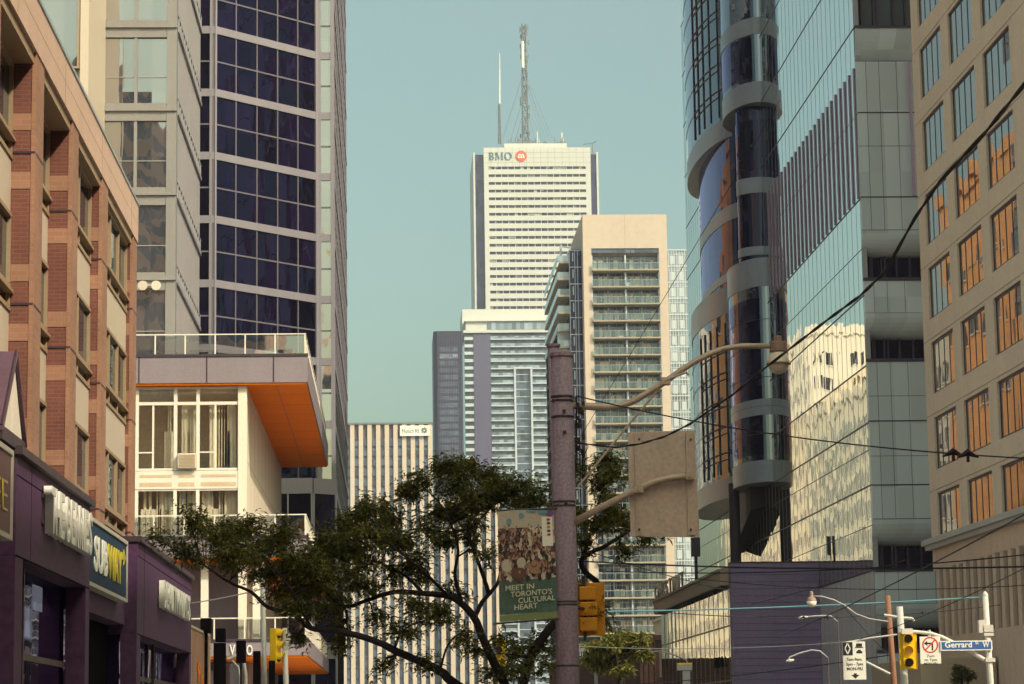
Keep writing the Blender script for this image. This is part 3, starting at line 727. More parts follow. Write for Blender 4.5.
# serif letters built from strokes (unit: cap height 1)
def serif(ch):
    P = []
    st = lambda a, b, c, d: P.append([(a, b), (c, b), (c, d), (a, d)])
    if ch == 'B':
        st(0, 0, .34, .07); st(0, .93, .34, 1); st(.08, .07, .24, .93)
        for cy, ry, rx in ((.74, .26, .3), (.255, .255, .36)):
            n = 10
            for q in range(n):
                a0 = -math.pi/2+math.pi*q/n; a1 = -math.pi/2+math.pi*(q+1)/n
                t0 = .55; o = lambda a, k: (.34+rx*math.cos(a)*k, cy+ry*math.sin(a)*(1 if k == 1 else .74))
                P.append([o(a0, 1), o(a1, 1), o(a1, t0), o(a0, t0)])
        st(.24, .46, .36, .53)
    if ch == 'M':
        st(0, 0, .26, .06); st(0, .94, .22, 1); st(.09, .06, .16, .94)
        st(.78, 0, 1.1, .06); st(.88, .94, 1.1, 1); st(.86, .06, 1.02, .94)
        P.append([(.12, 1), (.3, 1), (.58, .18), (.5, 0)]); P.append([(.5, 0), (.58, .18), (.88, 1), (.94, .9)])
    if ch == 'O':
        n = 24
        for q in range(n):
            a0 = 2*math.pi*q/n; a1 = 2*math.pi*(q+1)/n
            o = lambda a, k: (.5+math.cos(a)*(.5 if k else .3), .5+math.sin(a)*(.52 if k else .46))
            P.append([o(a0, 1), o(a1, 1), o(a1, 0), o(a0, 0)])
    return P
H = at(488.8, 152.4, Y-.3).z-lo.z; ux = lo.x
for i, (ch, wd, sp) in enumerate((('B', .74, .82), ('M', 1.1, 1.2), ('O', 1.0, 1.0))):
    m = MB()
    for pl in serif(ch):
        pts = [(ux+p[0]*H*.98, lo.z+p[1]*H) for p in pl]
        ar = sum(pts[k][0]*pts[(k+1) % 4][1]-pts[(k+1) % 4][0]*pts[k][1] for k in range(4))
        if ar < 0: pts = pts[::-1]
        yy = Y-.32-.01*i
        m.hexa([(p[0], yy, p[1]) for p in pts]+[(p[0], yy+.25, p[1]) for p in pts])
    for k in range(len(m.f)): m.f[k] = m.f[k][::-1]
    m.build('letter', 'bmo_blue', sg); ux += sp*H
c = at(521.2, 156, Y-.3); r = 5.7*Y/FPX
m = MB(); n = 40
front = [(c.x+r*math.cos(2*math.pi*q/n), Y-.3, c.z+r*math.sin(2*math.pi*q/n)) for q in range(n)]
back = [(p[0], Y-.04, p[2]) for p in front]
m.poly(front); m.poly(back[::-1])
for q in range(n): m.poly([front[(q+1) % n], front[q], back[q], back[(q+1) % n]])
ro = m.build('roundel', 'bmo_red', sg)
m = MB(); k = r*.62
m.box(c.x-k, c.x+k, Y-.42, Y-.31, c.z-k*.62, c.z-k*.4)
for s in (-1, 0, 1): m.box(c.x+s*k*.72-k*.2, c.x+s*k*.72+k*.2, Y-.42, Y-.31, c.z-k*.32, c.z+k*.25)
for s in (-.38, .38): m.box(c.x+s*k-k*.28, c.x+s*k+k*.28, Y-.42, Y-.31, c.z+k*.27, c.z+k*.6)
m.build('emblem', 'sign_white', ro)
# roof plant and masts
m = MB(); p0, p1 = at(504, 146, Y+10), at(566.5, 146, Y+10); m.box(p0.x, p1.x, Y+8, Y+45, zt-.2, fz(144.3, Y+10, 537)); m.build('penthouse', 'bmo_white', bm)
def mast(name, label, px, v_top, w0, Ym, white=False, guys=False):
    base = at(px, 144, Ym); top = at(px, v_top, Ym)
    t = thing(name, label, 'mast', (base.x, Ym, base.z))
    m = MB(); h = top.z-base.z; n = max(6, int(h/5)); hw = w0
    for k in range(n):
        a, b_ = base.z+h*k/n, base.z+h*(k+1)/n
        wa = hw*(1-.45*k/n); wb = hw*(1-.45*(k+1)/n)
        for sx, sy in ((-1, -1), (1, -1), (1, 1), (-1, 1)):
            m.tube([(base.x+sx*wa, Ym+sy*wa, a), (base.x+sx*wb, Ym+sy*wb, b_)], .28, 4)
        for s in (-1, 1):
            m.tube([(base.x-s*wa, Ym-wa, a), (base.x+s*wb, Ym-wb, b_)], .17, 4); m.tube([(base.x-s*wa, Ym+wa, a), (base.x+s*wb, Ym+wb, b_)], .17, 4)
        m.tube([(base.x-wa, Ym-wa, a), (base.x+wa, Ym-wa, a)], .2, 4)
    m.build('lattice', 'mast_grey', t)
    return t, base, top
t, base, top = mast('antenna_mast', 'tall lattice antenna mast guyed on the white tower roof', 525.5, 24, 1.5, Y+20)
m = MB()
rr = random.Random(5)
for k in range(46):
    f_ = rr.uniform(.04, .98); z = base.z+(top.z-base.z)*f_; a = rr.uniform(0, 6.28); L = rr.uniform(1.2, 2.6)
    x, yy = base.x+math.cos(a)*L, Y+20+math.sin(a)*L
    m.tube([(base.x, Y+20, z), (x, yy, z)], .14, 4); m.box(x-.35, x+.35, yy-.25, yy+.25, z-1.1, z+1.1)
m.build('antenna', 'mast_grey', t)
m = MB(); zz = base.z+(top.z-base.z)*.62; m.tube([(base.x-.9, Y+17, zz), (base.x-.9, Y+17, base.z+(top.z-base.z)*.84)], .75, 8); m.build('radome', 'sign_white', t)
m = MB()
for s, f_ in ((-1, .62), (-1, .42), (1, .62), (1, .55), (1, .36), (-1, .3)):
    for yy in (Y+8, Y+36): m.tube([(base.x, Y+20, base.z+(top.z-base.z)*f_), (base.x+s*15*f_*1.35, yy, base.z)], .07, 4)
m.build('guy_wire', 'mast_grey', t)
t, base, top = mast('antenna_mast', 'thin shorter lattice mast left of the guyed one', 499.7, 104, .6, Y+20)
m = MB(); m.tube([top, at(499.7, 80, Y+20), at(499.7, 53, Y+20)], [.4, .33, .12], 6); m.build('whip', 'sign_white', t)
for px, h, lb_ in ((537.5, 14, 'slim white roof pole with a lamp on the white tower'), (562, 13, 'stubby white roof aerial near the right end of the white tower')):
    p = at(px, 145, Y+18); t = thing('roof_aerial', lb_, 'aerial', (p.x, p.y, p.z)); m = MB()
    zt_ = at(px, 145-h, Y+18).z; m.tube([p, (p.x, p.y, zt_)], .2 if px < 550 else .3, 6); m.build('pole', 'sign_white', t)
    m = MB(); m.box(p.x-.8, p.x+.8, p.y-.3, p.y+.3, zt_-.4, zt_); m.box(p.x+.3, p.x+1.1, p.y-.4, p.y+.4, p.z+1, p.z+3.2); m.build('head', 'panel_pale', t)
m = MB(); rr = random.Random(8)
ae = thing('roof_aerial', 'row of small aerials and dishes along the white tower roof edge', 'aerial', (at(535, 145, Y+12).x, Y+12, fz(145, Y+12, 535)))
for k in range(30):
    px = rr.uniform(505, 565); p = at(px, 145, Y+12); h = rr.uniform(1, 4.5); m.tube([(p.x, p.y, p.z-1), (p.x+rr.uniform(-.7, .7), p.y, p.z+h)], .16, 4)
    if k % 3 == 0: m.box(p.x-.8, p.x+.8, p.y-.2, p.y+.2, p.z+h*.5, p.z+h*.5+.7)
m.build('aerials', 'mast_grey', ae)
p = at(592.5, 150, Y+12); ae = thing('roof_crane', 'small window cleaning davit over the right corner of the white tower', 'davit', (p.x, p.y, p.z))
m = MB(); m.tube([(p.x, p.y, p.z-3), (p.x, p.y, p.z+3.5), (p.x-4.5, p.y, p.z+3.0)], .35, 5); m.tube([(p.x, p.y, p.z+3.4), (p.x+2, p.y, p.z+4.4)], .3, 5); m.build('arm', 'mast_grey', ae)
# ---- black tower
Y = 900
bt = thing('black_tower', 'dark violet black slab tower left of the blue condominium', 'building', (22, 915, 0))
x0, x1 = at(434, 400, Y).x, at(463, 400, Y).x; zt = fz(331, Y, 448)
b = MB(); b.prism([(x0, Y+1.2), (x0+1.2, Y), (x1, Y), (x1, Y+30), (x0, Y+30)], 0, zt); b.build('wall', 'black_metal', bt)
PR = (fz(371, Y, 448)-fz(364, Y, 448))*-1
fc = Face((x0+1.2, Y), (1, 0), (0, -1)); L = x1-x0-1.2
for k in range(34):
    z = fz(347, Y, 448)-k*2.53*1.02
    w = MB()
    fc.box(w, 1.0, L-1.6, -.2, .12, z-1.75, z); w.build('window_band', 'glass_far' if k != 1 else 'glass_far_pale', bt)
mm = MB()
for q in range(15): u = .5+q*(L-1)/14; fc.box(mm, u-.09, u+.09, -.1, .3, 0, zt-.3)
mm.build('mullion', 'condo_slate', bt)
# ---- blue condominium
Y = 950
bc = thing('blue_condo', 'pale blue condominium with rows of white balconies and a slate blue side wall', 'building', (44, 970, 0))
xs = [at(p, 350, Y).x for p in (463, 464.5, 473.5, 490.5, 513.5, 515.5, 530, 532, 546)]
zc, z1, z2 = fz(306.5, Y, 505), fz(320, Y, 505), fz(331.5, Y, 505)
b = MB(); b.box(xs[0], xs[-1]+3, Y+6, Y+36, z2, zc); b.build('crown', 'bmo_white', bc)
b = MB(); b.box(xs[1]+.6, xs[-1]+2, Y+1, Y+5.95, z2+.6, z1-.4); b.box(xs[1], xs[-1]+2.4, Y, Y+5.9, z1-.38, z1); b.box(xs[1]-.4, xs[-1]+2.4, Y-.6, Y+6, z2-.5, z2+.55); b.build('crown_band', 'bmo_white', bc)
b = MB(); b.box(xs[1]+9, xs[-1]+1, Y+.7, Y+.98, z2+.9, z1-.7); b.build('crown_window', 'glass_far_pale', bc)
b = MB(); b.box(xs[2], xs[3], Y, Y+30, 0, z2-.6); b.build('side_wall', 'condo_slate', bc)
b = MB(); b.box(xs[1], xs[2]-.01, Y+1.6, Y+28, 0, z2-.6); b.box(xs[3]+.01, xs[-1]+3, Y+1.8, Y+30, 0, z2-.6); b.build('glazing', 'glass_far', bc)
z = z2-3.0; PR = 7.55*Y/FPX; k = 0
zslot = fz(369, Y, 522)
while z > 4:
    b = MB()
    b.box(xs[1], xs[2]-.02, Y+.2, Y+1.58, z-.2, z+.2); b.box(xs[1], xs[2]-.02, Y+.2, Y+.32, z+.2, z+1.0)
    r = MB()
    if z > zslot:
        b.box(xs[3]+.02, xs[-1]+3, Y-.2, Y+1.78, z-.22, z+.22); r.box(xs[3]+.05, xs[-1]+3, Y-.15, Y-.08, z+.22, z+1.25)
    else:
        for a, c_ in ((xs[3]+.02, xs[4]), (xs[7], xs[8]+3)):
            b.box(a, c_, Y-.2, Y+1.78, z-.22, z+.22); r.box(a+.05, c_-.05, Y-.15, Y-.08, z+.22, z+1.25)
    bo = b.build('balcony', 'condo_white', bc); r.build('railing', 'glass_far_pale', bo)
    z -= PR; k += 1
b = MB(); b.box(xs[5], xs[6], Y+1.2, Y+1.75, 0, zslot-.3); b.build('window_slot', 'glass_far', bc)
b = MB()
for a, c_ in ((xs[4], xs[5]), (xs[6], xs[7])): b.box(a+.02, c_-.02, Y-.5, Y+1.7, 0, zslot)
b.box(xs[4], xs[7], Y-.52, Y+1.7, zslot+.01, zslot+.7)
zz = zslot-2
while zz > 4: b.box(xs[5]+.02, xs[6]-.02, Y+1.0, Y+1.18, zz-.14, zz+.14); zz -= PR
b.build('frame', 'condo_white', bc)
# ---- striped offices
def striped(label, Y, px0, px1, vtop, n, pierw, x_extra=0, first=None):
    t = thing('striped_office', label, 'building', ((at(px0, 500, Y).x+at(px1, 500, Y).x)/2, Y+12, 0))
    x0, x1 = at(px0, vtop+40, Y).x-x_extra, at(px1, vtop+40, Y).x; zt = fz(vtop, Y, (px0+px1)/2); step = (at(px1, 500, Y).x-at(px0, 500, Y).x)/n
    b = MB(); b.box(x0+.3, x1-.2, Y+.9, Y+25, 0, zt-.2); b.build('core', 'stripe_dark', t)
    p = MB(); u = x1
    while u > x0: p.box(u-step*pierw, u, Y, Y+.88, 0, zt-.6); u -= step
    p.build('pier', 'stripe_pier', t)
    cp = MB(); cp.box(x0-.2, x1+.2, Y-.25, Y+25, zt-.58, zt); cp.build('coping', 'mast_grey', t)
    PR = 10.05*Y/FPX if Y > 750 else 3.5
    z = zt-(first or 5.2)
    while z > 8:
        g2 = MB(); g2.box(x0+.3, x1-.2, Y+.55, Y+.87, z-PR*.72, z); g2.build('window_band', 'glass_far', t); z -= PR
    return t, x0, x1, zt
t, x0, x1, zt = striped('cream striped office slab with a small white roof sign, left of the black tower', 800, 350, 432.5, 422.5, 9.5, .5, 4)
p0, p1 = at(400, 436, 799.4), at(429.5, 425.5, 799.4)
sg = thing('rooftop_sign', 'white box sign with grey lettering at the top corner of the striped office', 'sign', (p0.x, 799, p0.z))
m = MB(); m.box(p0.x, p1.x, 799.0, 799.7, p0.z, p1.z); m.build('panel', 'sign_white', sg)
text('letters', 'Munich RE', (p0.x+.7, 798.97, p0.z+.95), (1, 0, 0), 'mast_grey', 1.9, .04, 0, width=(p1.x-p0.x)*.58, parent=sg)
m = MB(); cx_, cz_ = p1.x-1.7, (p0.z+p1.z)/2+.1
for q in range(8):
    a = q*math.pi/4; m.tube([(cx_+.35*math.cos(a), 798.95, cz_+.35*math.sin(a)), (cx_+1.0*math.cos(a), 798.95, cz_+1.0*math.sin(a))], .2, 5)
m.build('emblem', 'mast_grey', sg)
striped('lower cream striped office behind the tree, in front of the black tower', 620, 436, 500, 496, 7, .5)
# ---- concrete condominium
Y = 440
cc = thing('concrete_condo', 'tall cream concrete condominium with stacked balconies in the middle', 'building', (43, 460, 0))
xl, xr = at(583, 250, Y).x, at(667.3, 250, Y).x; zt = fz(214.5, Y, 625); ra, rb = at(592.3, 300, Y).x, at(660, 300, Y).x; zo = fz(248.2, Y, 625)
b = MB()
b.box(xl, ra, Y, Y+29, 0, zo-.01); b.box(rb, xr, Y, Y+29, 0, zo-.01); b.box(xl, xr, Y, Y+29, zo, zt)
b.box(ra+.01, rb-.01, Y+2.6, Y+28.9, 0, zo-.02)
b.build('wall', 'concrete_cream', cc)
jn = MB(); xm = (xl+xr)/2; jn.box(xm-.04, xm+.04, Y-.012, Y-.002, zo, zt-.1); jn.build('joint', 'concrete_tan', cc)
PR = 17.52*Y/FPX; zk = fz(270.3, Y, 625)
rr = random.Random(11)
bayw = (rb-ra)/4
for k in range(-1, 27):
    z = zk-k*PR
    if z < 6: break
    if k < 0:
        g2 = MB(); g2.box(ra+.05, rb-.05, Y+.3, Y+.38, z-PR+1.9+PR*.45, zo-.03); wo = g2.build('window_wall', 'glass_far', cc)
        f = MB()
        for i in range(13): u = ra+.05+(rb-ra-.1)*i/12; f.box(max(ra+.03, u-.04), min(rb-.03, u+.04), Y+.2, Y+.29, z-PR+1.9+PR*.45, zo-.03)
        f.build('frame', 'condo_slate', wo); continue
    s = MB(); s.box(ra+.02, rb-.02, Y-.7, Y+2.58, z-.14, z+.14); bo = s.build('balcony', 'concrete_tan', cc)
    r = MB(); r.box(ra+.1, rb-.1, Y-.62, Y-.58, z+.2, z+1.25); ro = r.build('glass_rail', 'glass_rail_blue', bo)
    q = MB(); q.box(ra+.06, rb-.06, Y-.66, Y-.54, z+1.25, z+1.32)
    for i in range(9): u = ra+.08+(rb-ra-.16)*i/8; q.box(u-.03, u+.03, Y-.64, Y-.56, z+.14, z+1.25)
    q.build('handrail', 'mullion_grey', ro)
    # window wall behind: dark glass, pale doors, party walls
    g2 = MB(); g2.box(ra+.05, rb-.05, Y+2.42, Y+2.5, z+.14, z+PR-.15)
    wo = g2.build('window_wall', 'glass_far', cc)
    f = MB()
    for i in range(5): u = ra+.05+(rb-ra-.1)*i/4; f.box(max(ra+.03, u-.13), min(rb-.03, u+.13), Y+.2 if i in (0, 2, 4) else Y+2.3, Y+2.41, z+.141, z+PR-.28)
    for i in range(12): u = ra+.3+(rb-ra-.6)*i/11; f.box(u-.035, u+.035, Y+2.36, Y+2.415, z+.142, z+PR-.28)
    f.box(ra+.06, rb-.06, Y+2.35, Y+2.412, z+PR-.75, z+PR-.65)
    f.build('frame', 'condo_white', wo)
    c_ = MB(); n = 0
    for i in range(12):
        if rr.random() < .6:
            u = ra+.35+(rb-ra-.7)*i/12; c_.box(u, u+rr.uniform(.5, 1.0), Y+2.40, Y+2.418, z+.2, z+PR-rr.choice((.8, .8, 1.4))); n += 1
    if n: c_.build('curtain', 'curtain', wo)
    if rr.random() < .5:
        c_ = MB(); u = rr.uniform(ra+1, rb-2); c_.box(u, u+rr.uniform(.5, 1.2), Y+.4, Y+1.0, z+.141, z+rr.uniform(.6, 1.1)); c_.build('chair', rr.choice(('concrete_tan', 'white_paint', 'sign_maroon')), bo)
# glazed slot and the balconies on the street side
b = MB(); xs0 = at(570.5, 330, Y+4).x; b.box(xs0, xl-.01, Y+4, Y+28, 0, fz(249.5, Y+4, 575)); b.build('side_glazing', 'glass_violet', cc)
f = MB(); zz = fz(249.5, Y+4, 575); k = 0
while zz > 6:
    f.box(xs0-.05, xl-.02, Y+3.9, Y+3.99, zz-.25, zz-.1); f.box(xs0+.55, xs0+.75, Y+3.88, Y+3.985, zz-2.2, zz-.6); zz -= PR
for u in (xs0, xs0+1.0, xs0+1.5): f.box(u-.05, u+.05, Y+3.86, Y+3.99, 0, fz(249.8, Y+4, 575))
f.build('side_frame', 'condo_white', cc)
xe = at(557.2, 262, Y+4).x; zk2 = fz(262, Y+4, 560)
b = MB(); b.box(xs0-2.2, xs0-.01, Y+7, Y+40, 0, fz(327, Y+7, 560)); b.box(xs0-2.2, xs0-.01, Y+6.5, Y+40, 0, fz(333, Y+7, 560)); b.build('side_wall', 'condo_white', cc)
for k in range(26):
    z = zk2-k*PR
    if z < 5: break
    y0 = Y+4 if k < 4 else Y+5
    s = MB(); s.box(xe if k else xe+.4, xs0-.02, y0, Y+43, z-.22, z+.12); bo = s.build('side_balcony', 'concrete_tan', cc)
    r = MB(); r.box(xe+.03, xe+.09, y0+.05, Y+42.8, z+.13, z+1.25); r.box(xe+.1, xs0-.1, y0+.05, y0+.1, z+.13, z+1.25); r.build('glass_rail', 'glass_far_pale', bo)
p = at(561, 262, Y+8); m = MB(); m.tube([(p.x, p.y, p.z), (p.x, p.y, p.z+3)], .25, 6); m.tube([(p.x, p.y, p.z+2.9), (p.x+2.6, p.y, p.z+2.5)], .12, 5); m.build('roof_davit', 'condo_white', cc)
# pale glazed wing behind on the right
wg = thing('glass_wing', 'pale green glazed apartment wing behind the concrete condominium', 'building', (at(682, 400, 462).x, 475, 0))
Yw = 462
x0, x1 = at(664, 300, Yw).x, at(688.5, 300, Yw).x; zt = fz(249.5, Yw, 680)
b = MB(); b.box(x0, x1+9, Yw, Yw+24, 0, zt); b.build('glazing', 'glass_far_pale', wg)
f = MB(); zz = zt
while zz > 4:
    f.box(x0, x1+.1, Yw-.12, Yw-.01, zz-.2, zz); f.box(x0, x1+.1, Yw-.1, Yw-.01, zz-1.0, zz-.92); zz -= PR
    for u in (.28, .62): f.box(x0+(x1-x0)*u, x0+(x1-x0)*(u+.2), Yw-.06, Yw-.008, zz+.3, zz+PR-1.2)
for i in range(10): u = x0+(x1-x0)*i/9; f.box(u-.05, u+.05, Yw-.13, Yw-.008, 0, zt)
f.build('frame', 'condo_white', wg)
f = MB(); zz = zt-9
while zz > 4: f.box(x1+.1, x1+1.6, Yw+.5, Yw+8, zz-.2, zz+.1); zz -= PR
f.build('balcony', 'concrete_tan', wg)
# ---- old red brick house and its neighbours
Yh = 236
xa_, xb_ = at(655.5, 660, Yh).x, at(684, 660, Yh).x; zt = fz(635, Yh, 668)
rb_ = thing('brick_house', 'old dark red brick house with an arched window beyond the far corner', 'building', ((xa_+xb_)/2, Yh+14, 0))
b = MB(); b.box(xa_, xb_, Yh, Yh+30, 0, zt-.5); b.build('wall', 'brick_old', rb_)
b = MB(); b.box(xa_-.25, xb_+.2, Yh-.25, Yh+30, zt-.48, zt); b.box(xa_-.1, xb_, Yh-.12, Yh-.002, zt-1.5, zt-1.3)
for u in (xa_+.0, xa_+.9, xb_-.9): b.box(u, u+.35, Yh-.12, Yh-.003, 0, zt-1.52)
for k in range(6): b.box(xa_-.1, xa_-.003, Yh+1+k*5, Yh+1.4+k*5, 0, zt-.5)
b.build('trim', 'brick_old', rb_)
cx_ = at(669.5, 660, Yh).x; z0, z1_ = fz(676, Yh, 669), fz(658, Yh, 669)
def arch(x, hw, z0, z1, y, m, grow=0):
    pts = [(x-hw-grow, z0-grow*.3), (x+hw+grow, z0-grow*.3)]+[(x+(hw+grow)*math.cos(math.pi*q/12), z1+(hw+grow)*math.sin(math.pi*q/12)) for q in range(13)]
    i = len(m.v); n = len(pts)
    m.v += [(p[0], y, p[1]) for p in pts]+[(p[0], y+.3, p[1]) for p in pts]
    m.f.append(tuple(i+q for q in range(n))); m.m.append(0); m.f.append(tuple(i+n+q for q in range(n-1, -1, -1))); m.m.append(0)
    for q in range(n): m.f.append((i+(q+1) % n, i+q, i+n+q, i+n+(q+1) % n)); m.m.append(0)
m = MB(); arch(cx_, .75, z0, z1_, Yh-.1, m, .35); wo = m.build('window', 'buff_stone', rb_)
m = MB(); arch(cx_, .75, z0, z1_, Yh-.14, m); m.build('pane', 'glass_far', wo)
m = MB(); m.box(cx_-.5, cx_+.5, Yh-.2, Yh-.15, z0+.1, z0+.6); m.build('sign_card', 'sign_white', wo)
bb2 = MB(); x0, x1 = at(664.5, 620, 300).x, at(684, 620, 300).x; bb2.box(x0, x1, 300, 312, 0, fz(619, 300, 674)); bb2.box(x0-.3, x1+.3, 299.7, 312.3, fz(619, 300, 674)+.01, fz(616, 300, 674)); bb2.box(x0+.9, x1-.6, 300.4, 311, fz(616, 300, 674)+.01, fz(604, 300, 674))
tag(bb2.build('chimney_block', ['concrete_tan']), 'small tan rooftop block between the concrete condominium and the canopy', 'building')
# ================================================================ RIGHT SIDE
pm('beige_concrete', (.78, .6, .46), .8, .1, .5, bump=.1)
pm('beige_panel', (.7, .5, .39), .75, .12, .6)
pm('bronze_frame', (.045, .022, .04), .4, .2)
pm('base_grey', (.68, .61, .62), .5, .1, .6)
pm('ledge_grey', (.5, .45, .42), .6, .12)
pm('fin_violet', (.46, .33, .48), .45, .15)
pm('joint_violet', (.07, .05, .08), .5, .1)
pm('band_green', (.4, .42, .49), .35, .08, .4)
pm('siding_violet', (.27, .2, .34), .55, .15, .6)
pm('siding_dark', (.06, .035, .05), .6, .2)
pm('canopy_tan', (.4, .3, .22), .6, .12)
XR = 26.0
# ---- beige office block
bo = thing('beige_office', 'beige concrete office block with bronze framed windows along the right edge', 'building', (44, 103, 0))
Y0, Y1 = 96.4, atX(922, 300, XR).y
b = MB(); b.box(XR+.55, 62, Y0, Y1, 0, 72)
ends = [116.75-6.26*k for k in range(3)]; WW = 4.72
ZR, PRB, WH = 33.95, 3.62, 2.5
rows = list(range(-3, 7))
zb_ = 10.1
# piers and spandrels left standing around the openings
us = []
prev = Y1
for e in ends: us.append((e, prev)); prev = e-WW
us.append((Y0, prev))
ztop = ZR+3*PRB
for a, c_ in us: b.box(XR, XR+.549, a, c_, zb_, ztop+.9)
lv = sorted([ZR-r*PRB for r in rows])
prevz = zb_
for zt in lv:
    for e in ends: b.box(XR+.01, XR+.549, e-WW, e, prevz, zt-WH)
    prevz = zt
b.box(XR+.005, XR+.549, Y0, Y1, ztop+.9, 72)
for e in ends: b.box(XR+.01, XR+.549, e-WW, e, ztop, ztop+.899)
b.box(XR+.02, XR+.549, Y0, Y1, 0, 5.4); b.box(XR+.02, XR+.549, Y0, Y1, 8.6, zb_-.02)
b.build('wall', 'beige_concrete', bo)
j = MB()
for zt in lv: j.box(XR-.006, XR+.012, Y0, Y1, zt+.16, zt+.2)
j.build('joint', 'canopy_tan', bo)
for zt in lv:
    for e in ends:
        f = MB(); a0, a1 = e-WW, e; z0, z1 = zt-WH, zt; X0, X1 = XR+.085, XR+.2
        f.box(X0, X1, a0+.01, a1-.01, z1-.12, z1-.001); f.box(X0, X1, a0+.01, a1-.01, z0+.001, z0+.1)
        for q in range(5):
            u = a0+.01+(WW-.13)*q/4; f.box(X0+.008, X1, u, u+.08, z0+.101, z1-.121)
        wo = f.build('window', 'bronze_frame', bo)
        p = MB(); p.box(XR+.11, XR+.14, a0+.05, a1-.05, z0+.05, z1-.05); p.build('pane', 'glass_beige', wo)
l = MB(); l.box(XR-.45, XR+.5, Y0-.3, Y1+.35, zb_-.28, zb_-.02); l.box(XR-.3, XR+.5, Y0-.2, Y1+.2, zb_-.5, zb_-.281); l.build('ledge', 'ledge_grey', bo)
pn = MB(); y = Y1-.6
while y > Y0+1.1:
    pn.box(XR-.02, XR+.019, y-1.1, y, .2, 5.38); pn.box(XR-.02, XR+.019, y-1.1, y, 8.63, zb_-.52); y -= 1.13
pn.build('panel', 'beige_panel', bo)
fn = MB(); sl = MB(); y = Y1-.9; k = 0
while y > Y0+1.5:
    wd = .78 if k % 5 else .5
    fn.box(XR-.03, XR+.2, y-.6, y, 5.38, 8.62)
    y -= 1.38; k += 1
fn.build('slit_fin', 'beige_panel', bo)
sl.box(XR+.14, XR+.19, Y0+.2, Y1-.3, 5.4, 8.6); sl.build('slit_window', 'glass_bay_dark', bo)
pr = MB(); y = Y1-.9
while y > Y0+1.5: pr.box(XR+.02, XR+.13, y-1.0, y-.85, 5.4, 8.6); y -= 1.38
pr.build('slit_mullion', 'canopy_tan', bo)
eb = at(936, 671, 108); m = MB(); m.box(22.6, 25.9, 106, 117.0, 0, 4.2)
tag(m.build('entrance_box', 'canopy_tan', bevel=.05), 'low brown box kiosk at the foot of the beige office block', 'kiosk')

# ---- glass research tower
gt = thing('research_tower', 'blue green mirrored glass tower with hanging curved bays on the right of the street', 'building', (43, 172, 0))
YG, YE2, ZG = 132.75, 212, 67
core = MB(); core.box(XR+.35, 62, YG+1.6, YE2, 0, ZG); core.build('core', 'joint_violet', gt)
zg = [atX(871, v, XR).z for v in (571, 485, 421, 362)]         # heavy floor joints
heavy = [1.0]+zg+[24.6, 30.0, 39.75]
z = 39.75+4.55
while z < ZG: heavy.append(z); z += 4.55
for a, c_ in zip(heavy[:-1], heavy[1:]+[ZG]):
    p = MB(); p.box(XR, XR+.3, YG+.32, YE2, a+.05, c_-.05)
    p.build('mirror_strip' if a > 5 else 'base_panel', 'base_grey' if a < 5 else 'glass_mirror' if a > 20 else 'glass_mirror_low', gt)
ce = MB(); ce.box(XR+.001, XR+.3, YG+.302, YG+.319, 0, ZG); ce.build('corner_trim', 'mullion_grey', gt)
jn = MB()
for z in heavy: jn.box(XR-.015, XR+.3, YG+.32, YE2, z-.045, z+.045); jn.box(XR-.015, XR-.002, YG+.02, YG+.32, z-.045, z+.045)
for z in (12.0, 16.1, 34.8, 27.2): jn.box(XR-.012, XR-.002, YG, YE2, z-.02, z+.02)
jn.build('floor_joint', 'joint_violet', gt)
vj = MB(); y = YG+1.45
while y < YE2: vj.box(XR-.01, XR-.002, y-.012, y+.012, 0, ZG); y += 1.45
vj.build('pane_joint', 'mullion_grey', gt)
z0, z1 = 30.1, atX(853, 70, XR).z
y = YG+.5; k = 0
while y < 166:
    fm = MB(); fm.box(XR-.075, XR-.012, y, y+.2, z0, z1); fm.build('fin', 'fin_violet', gt); y += 1.45
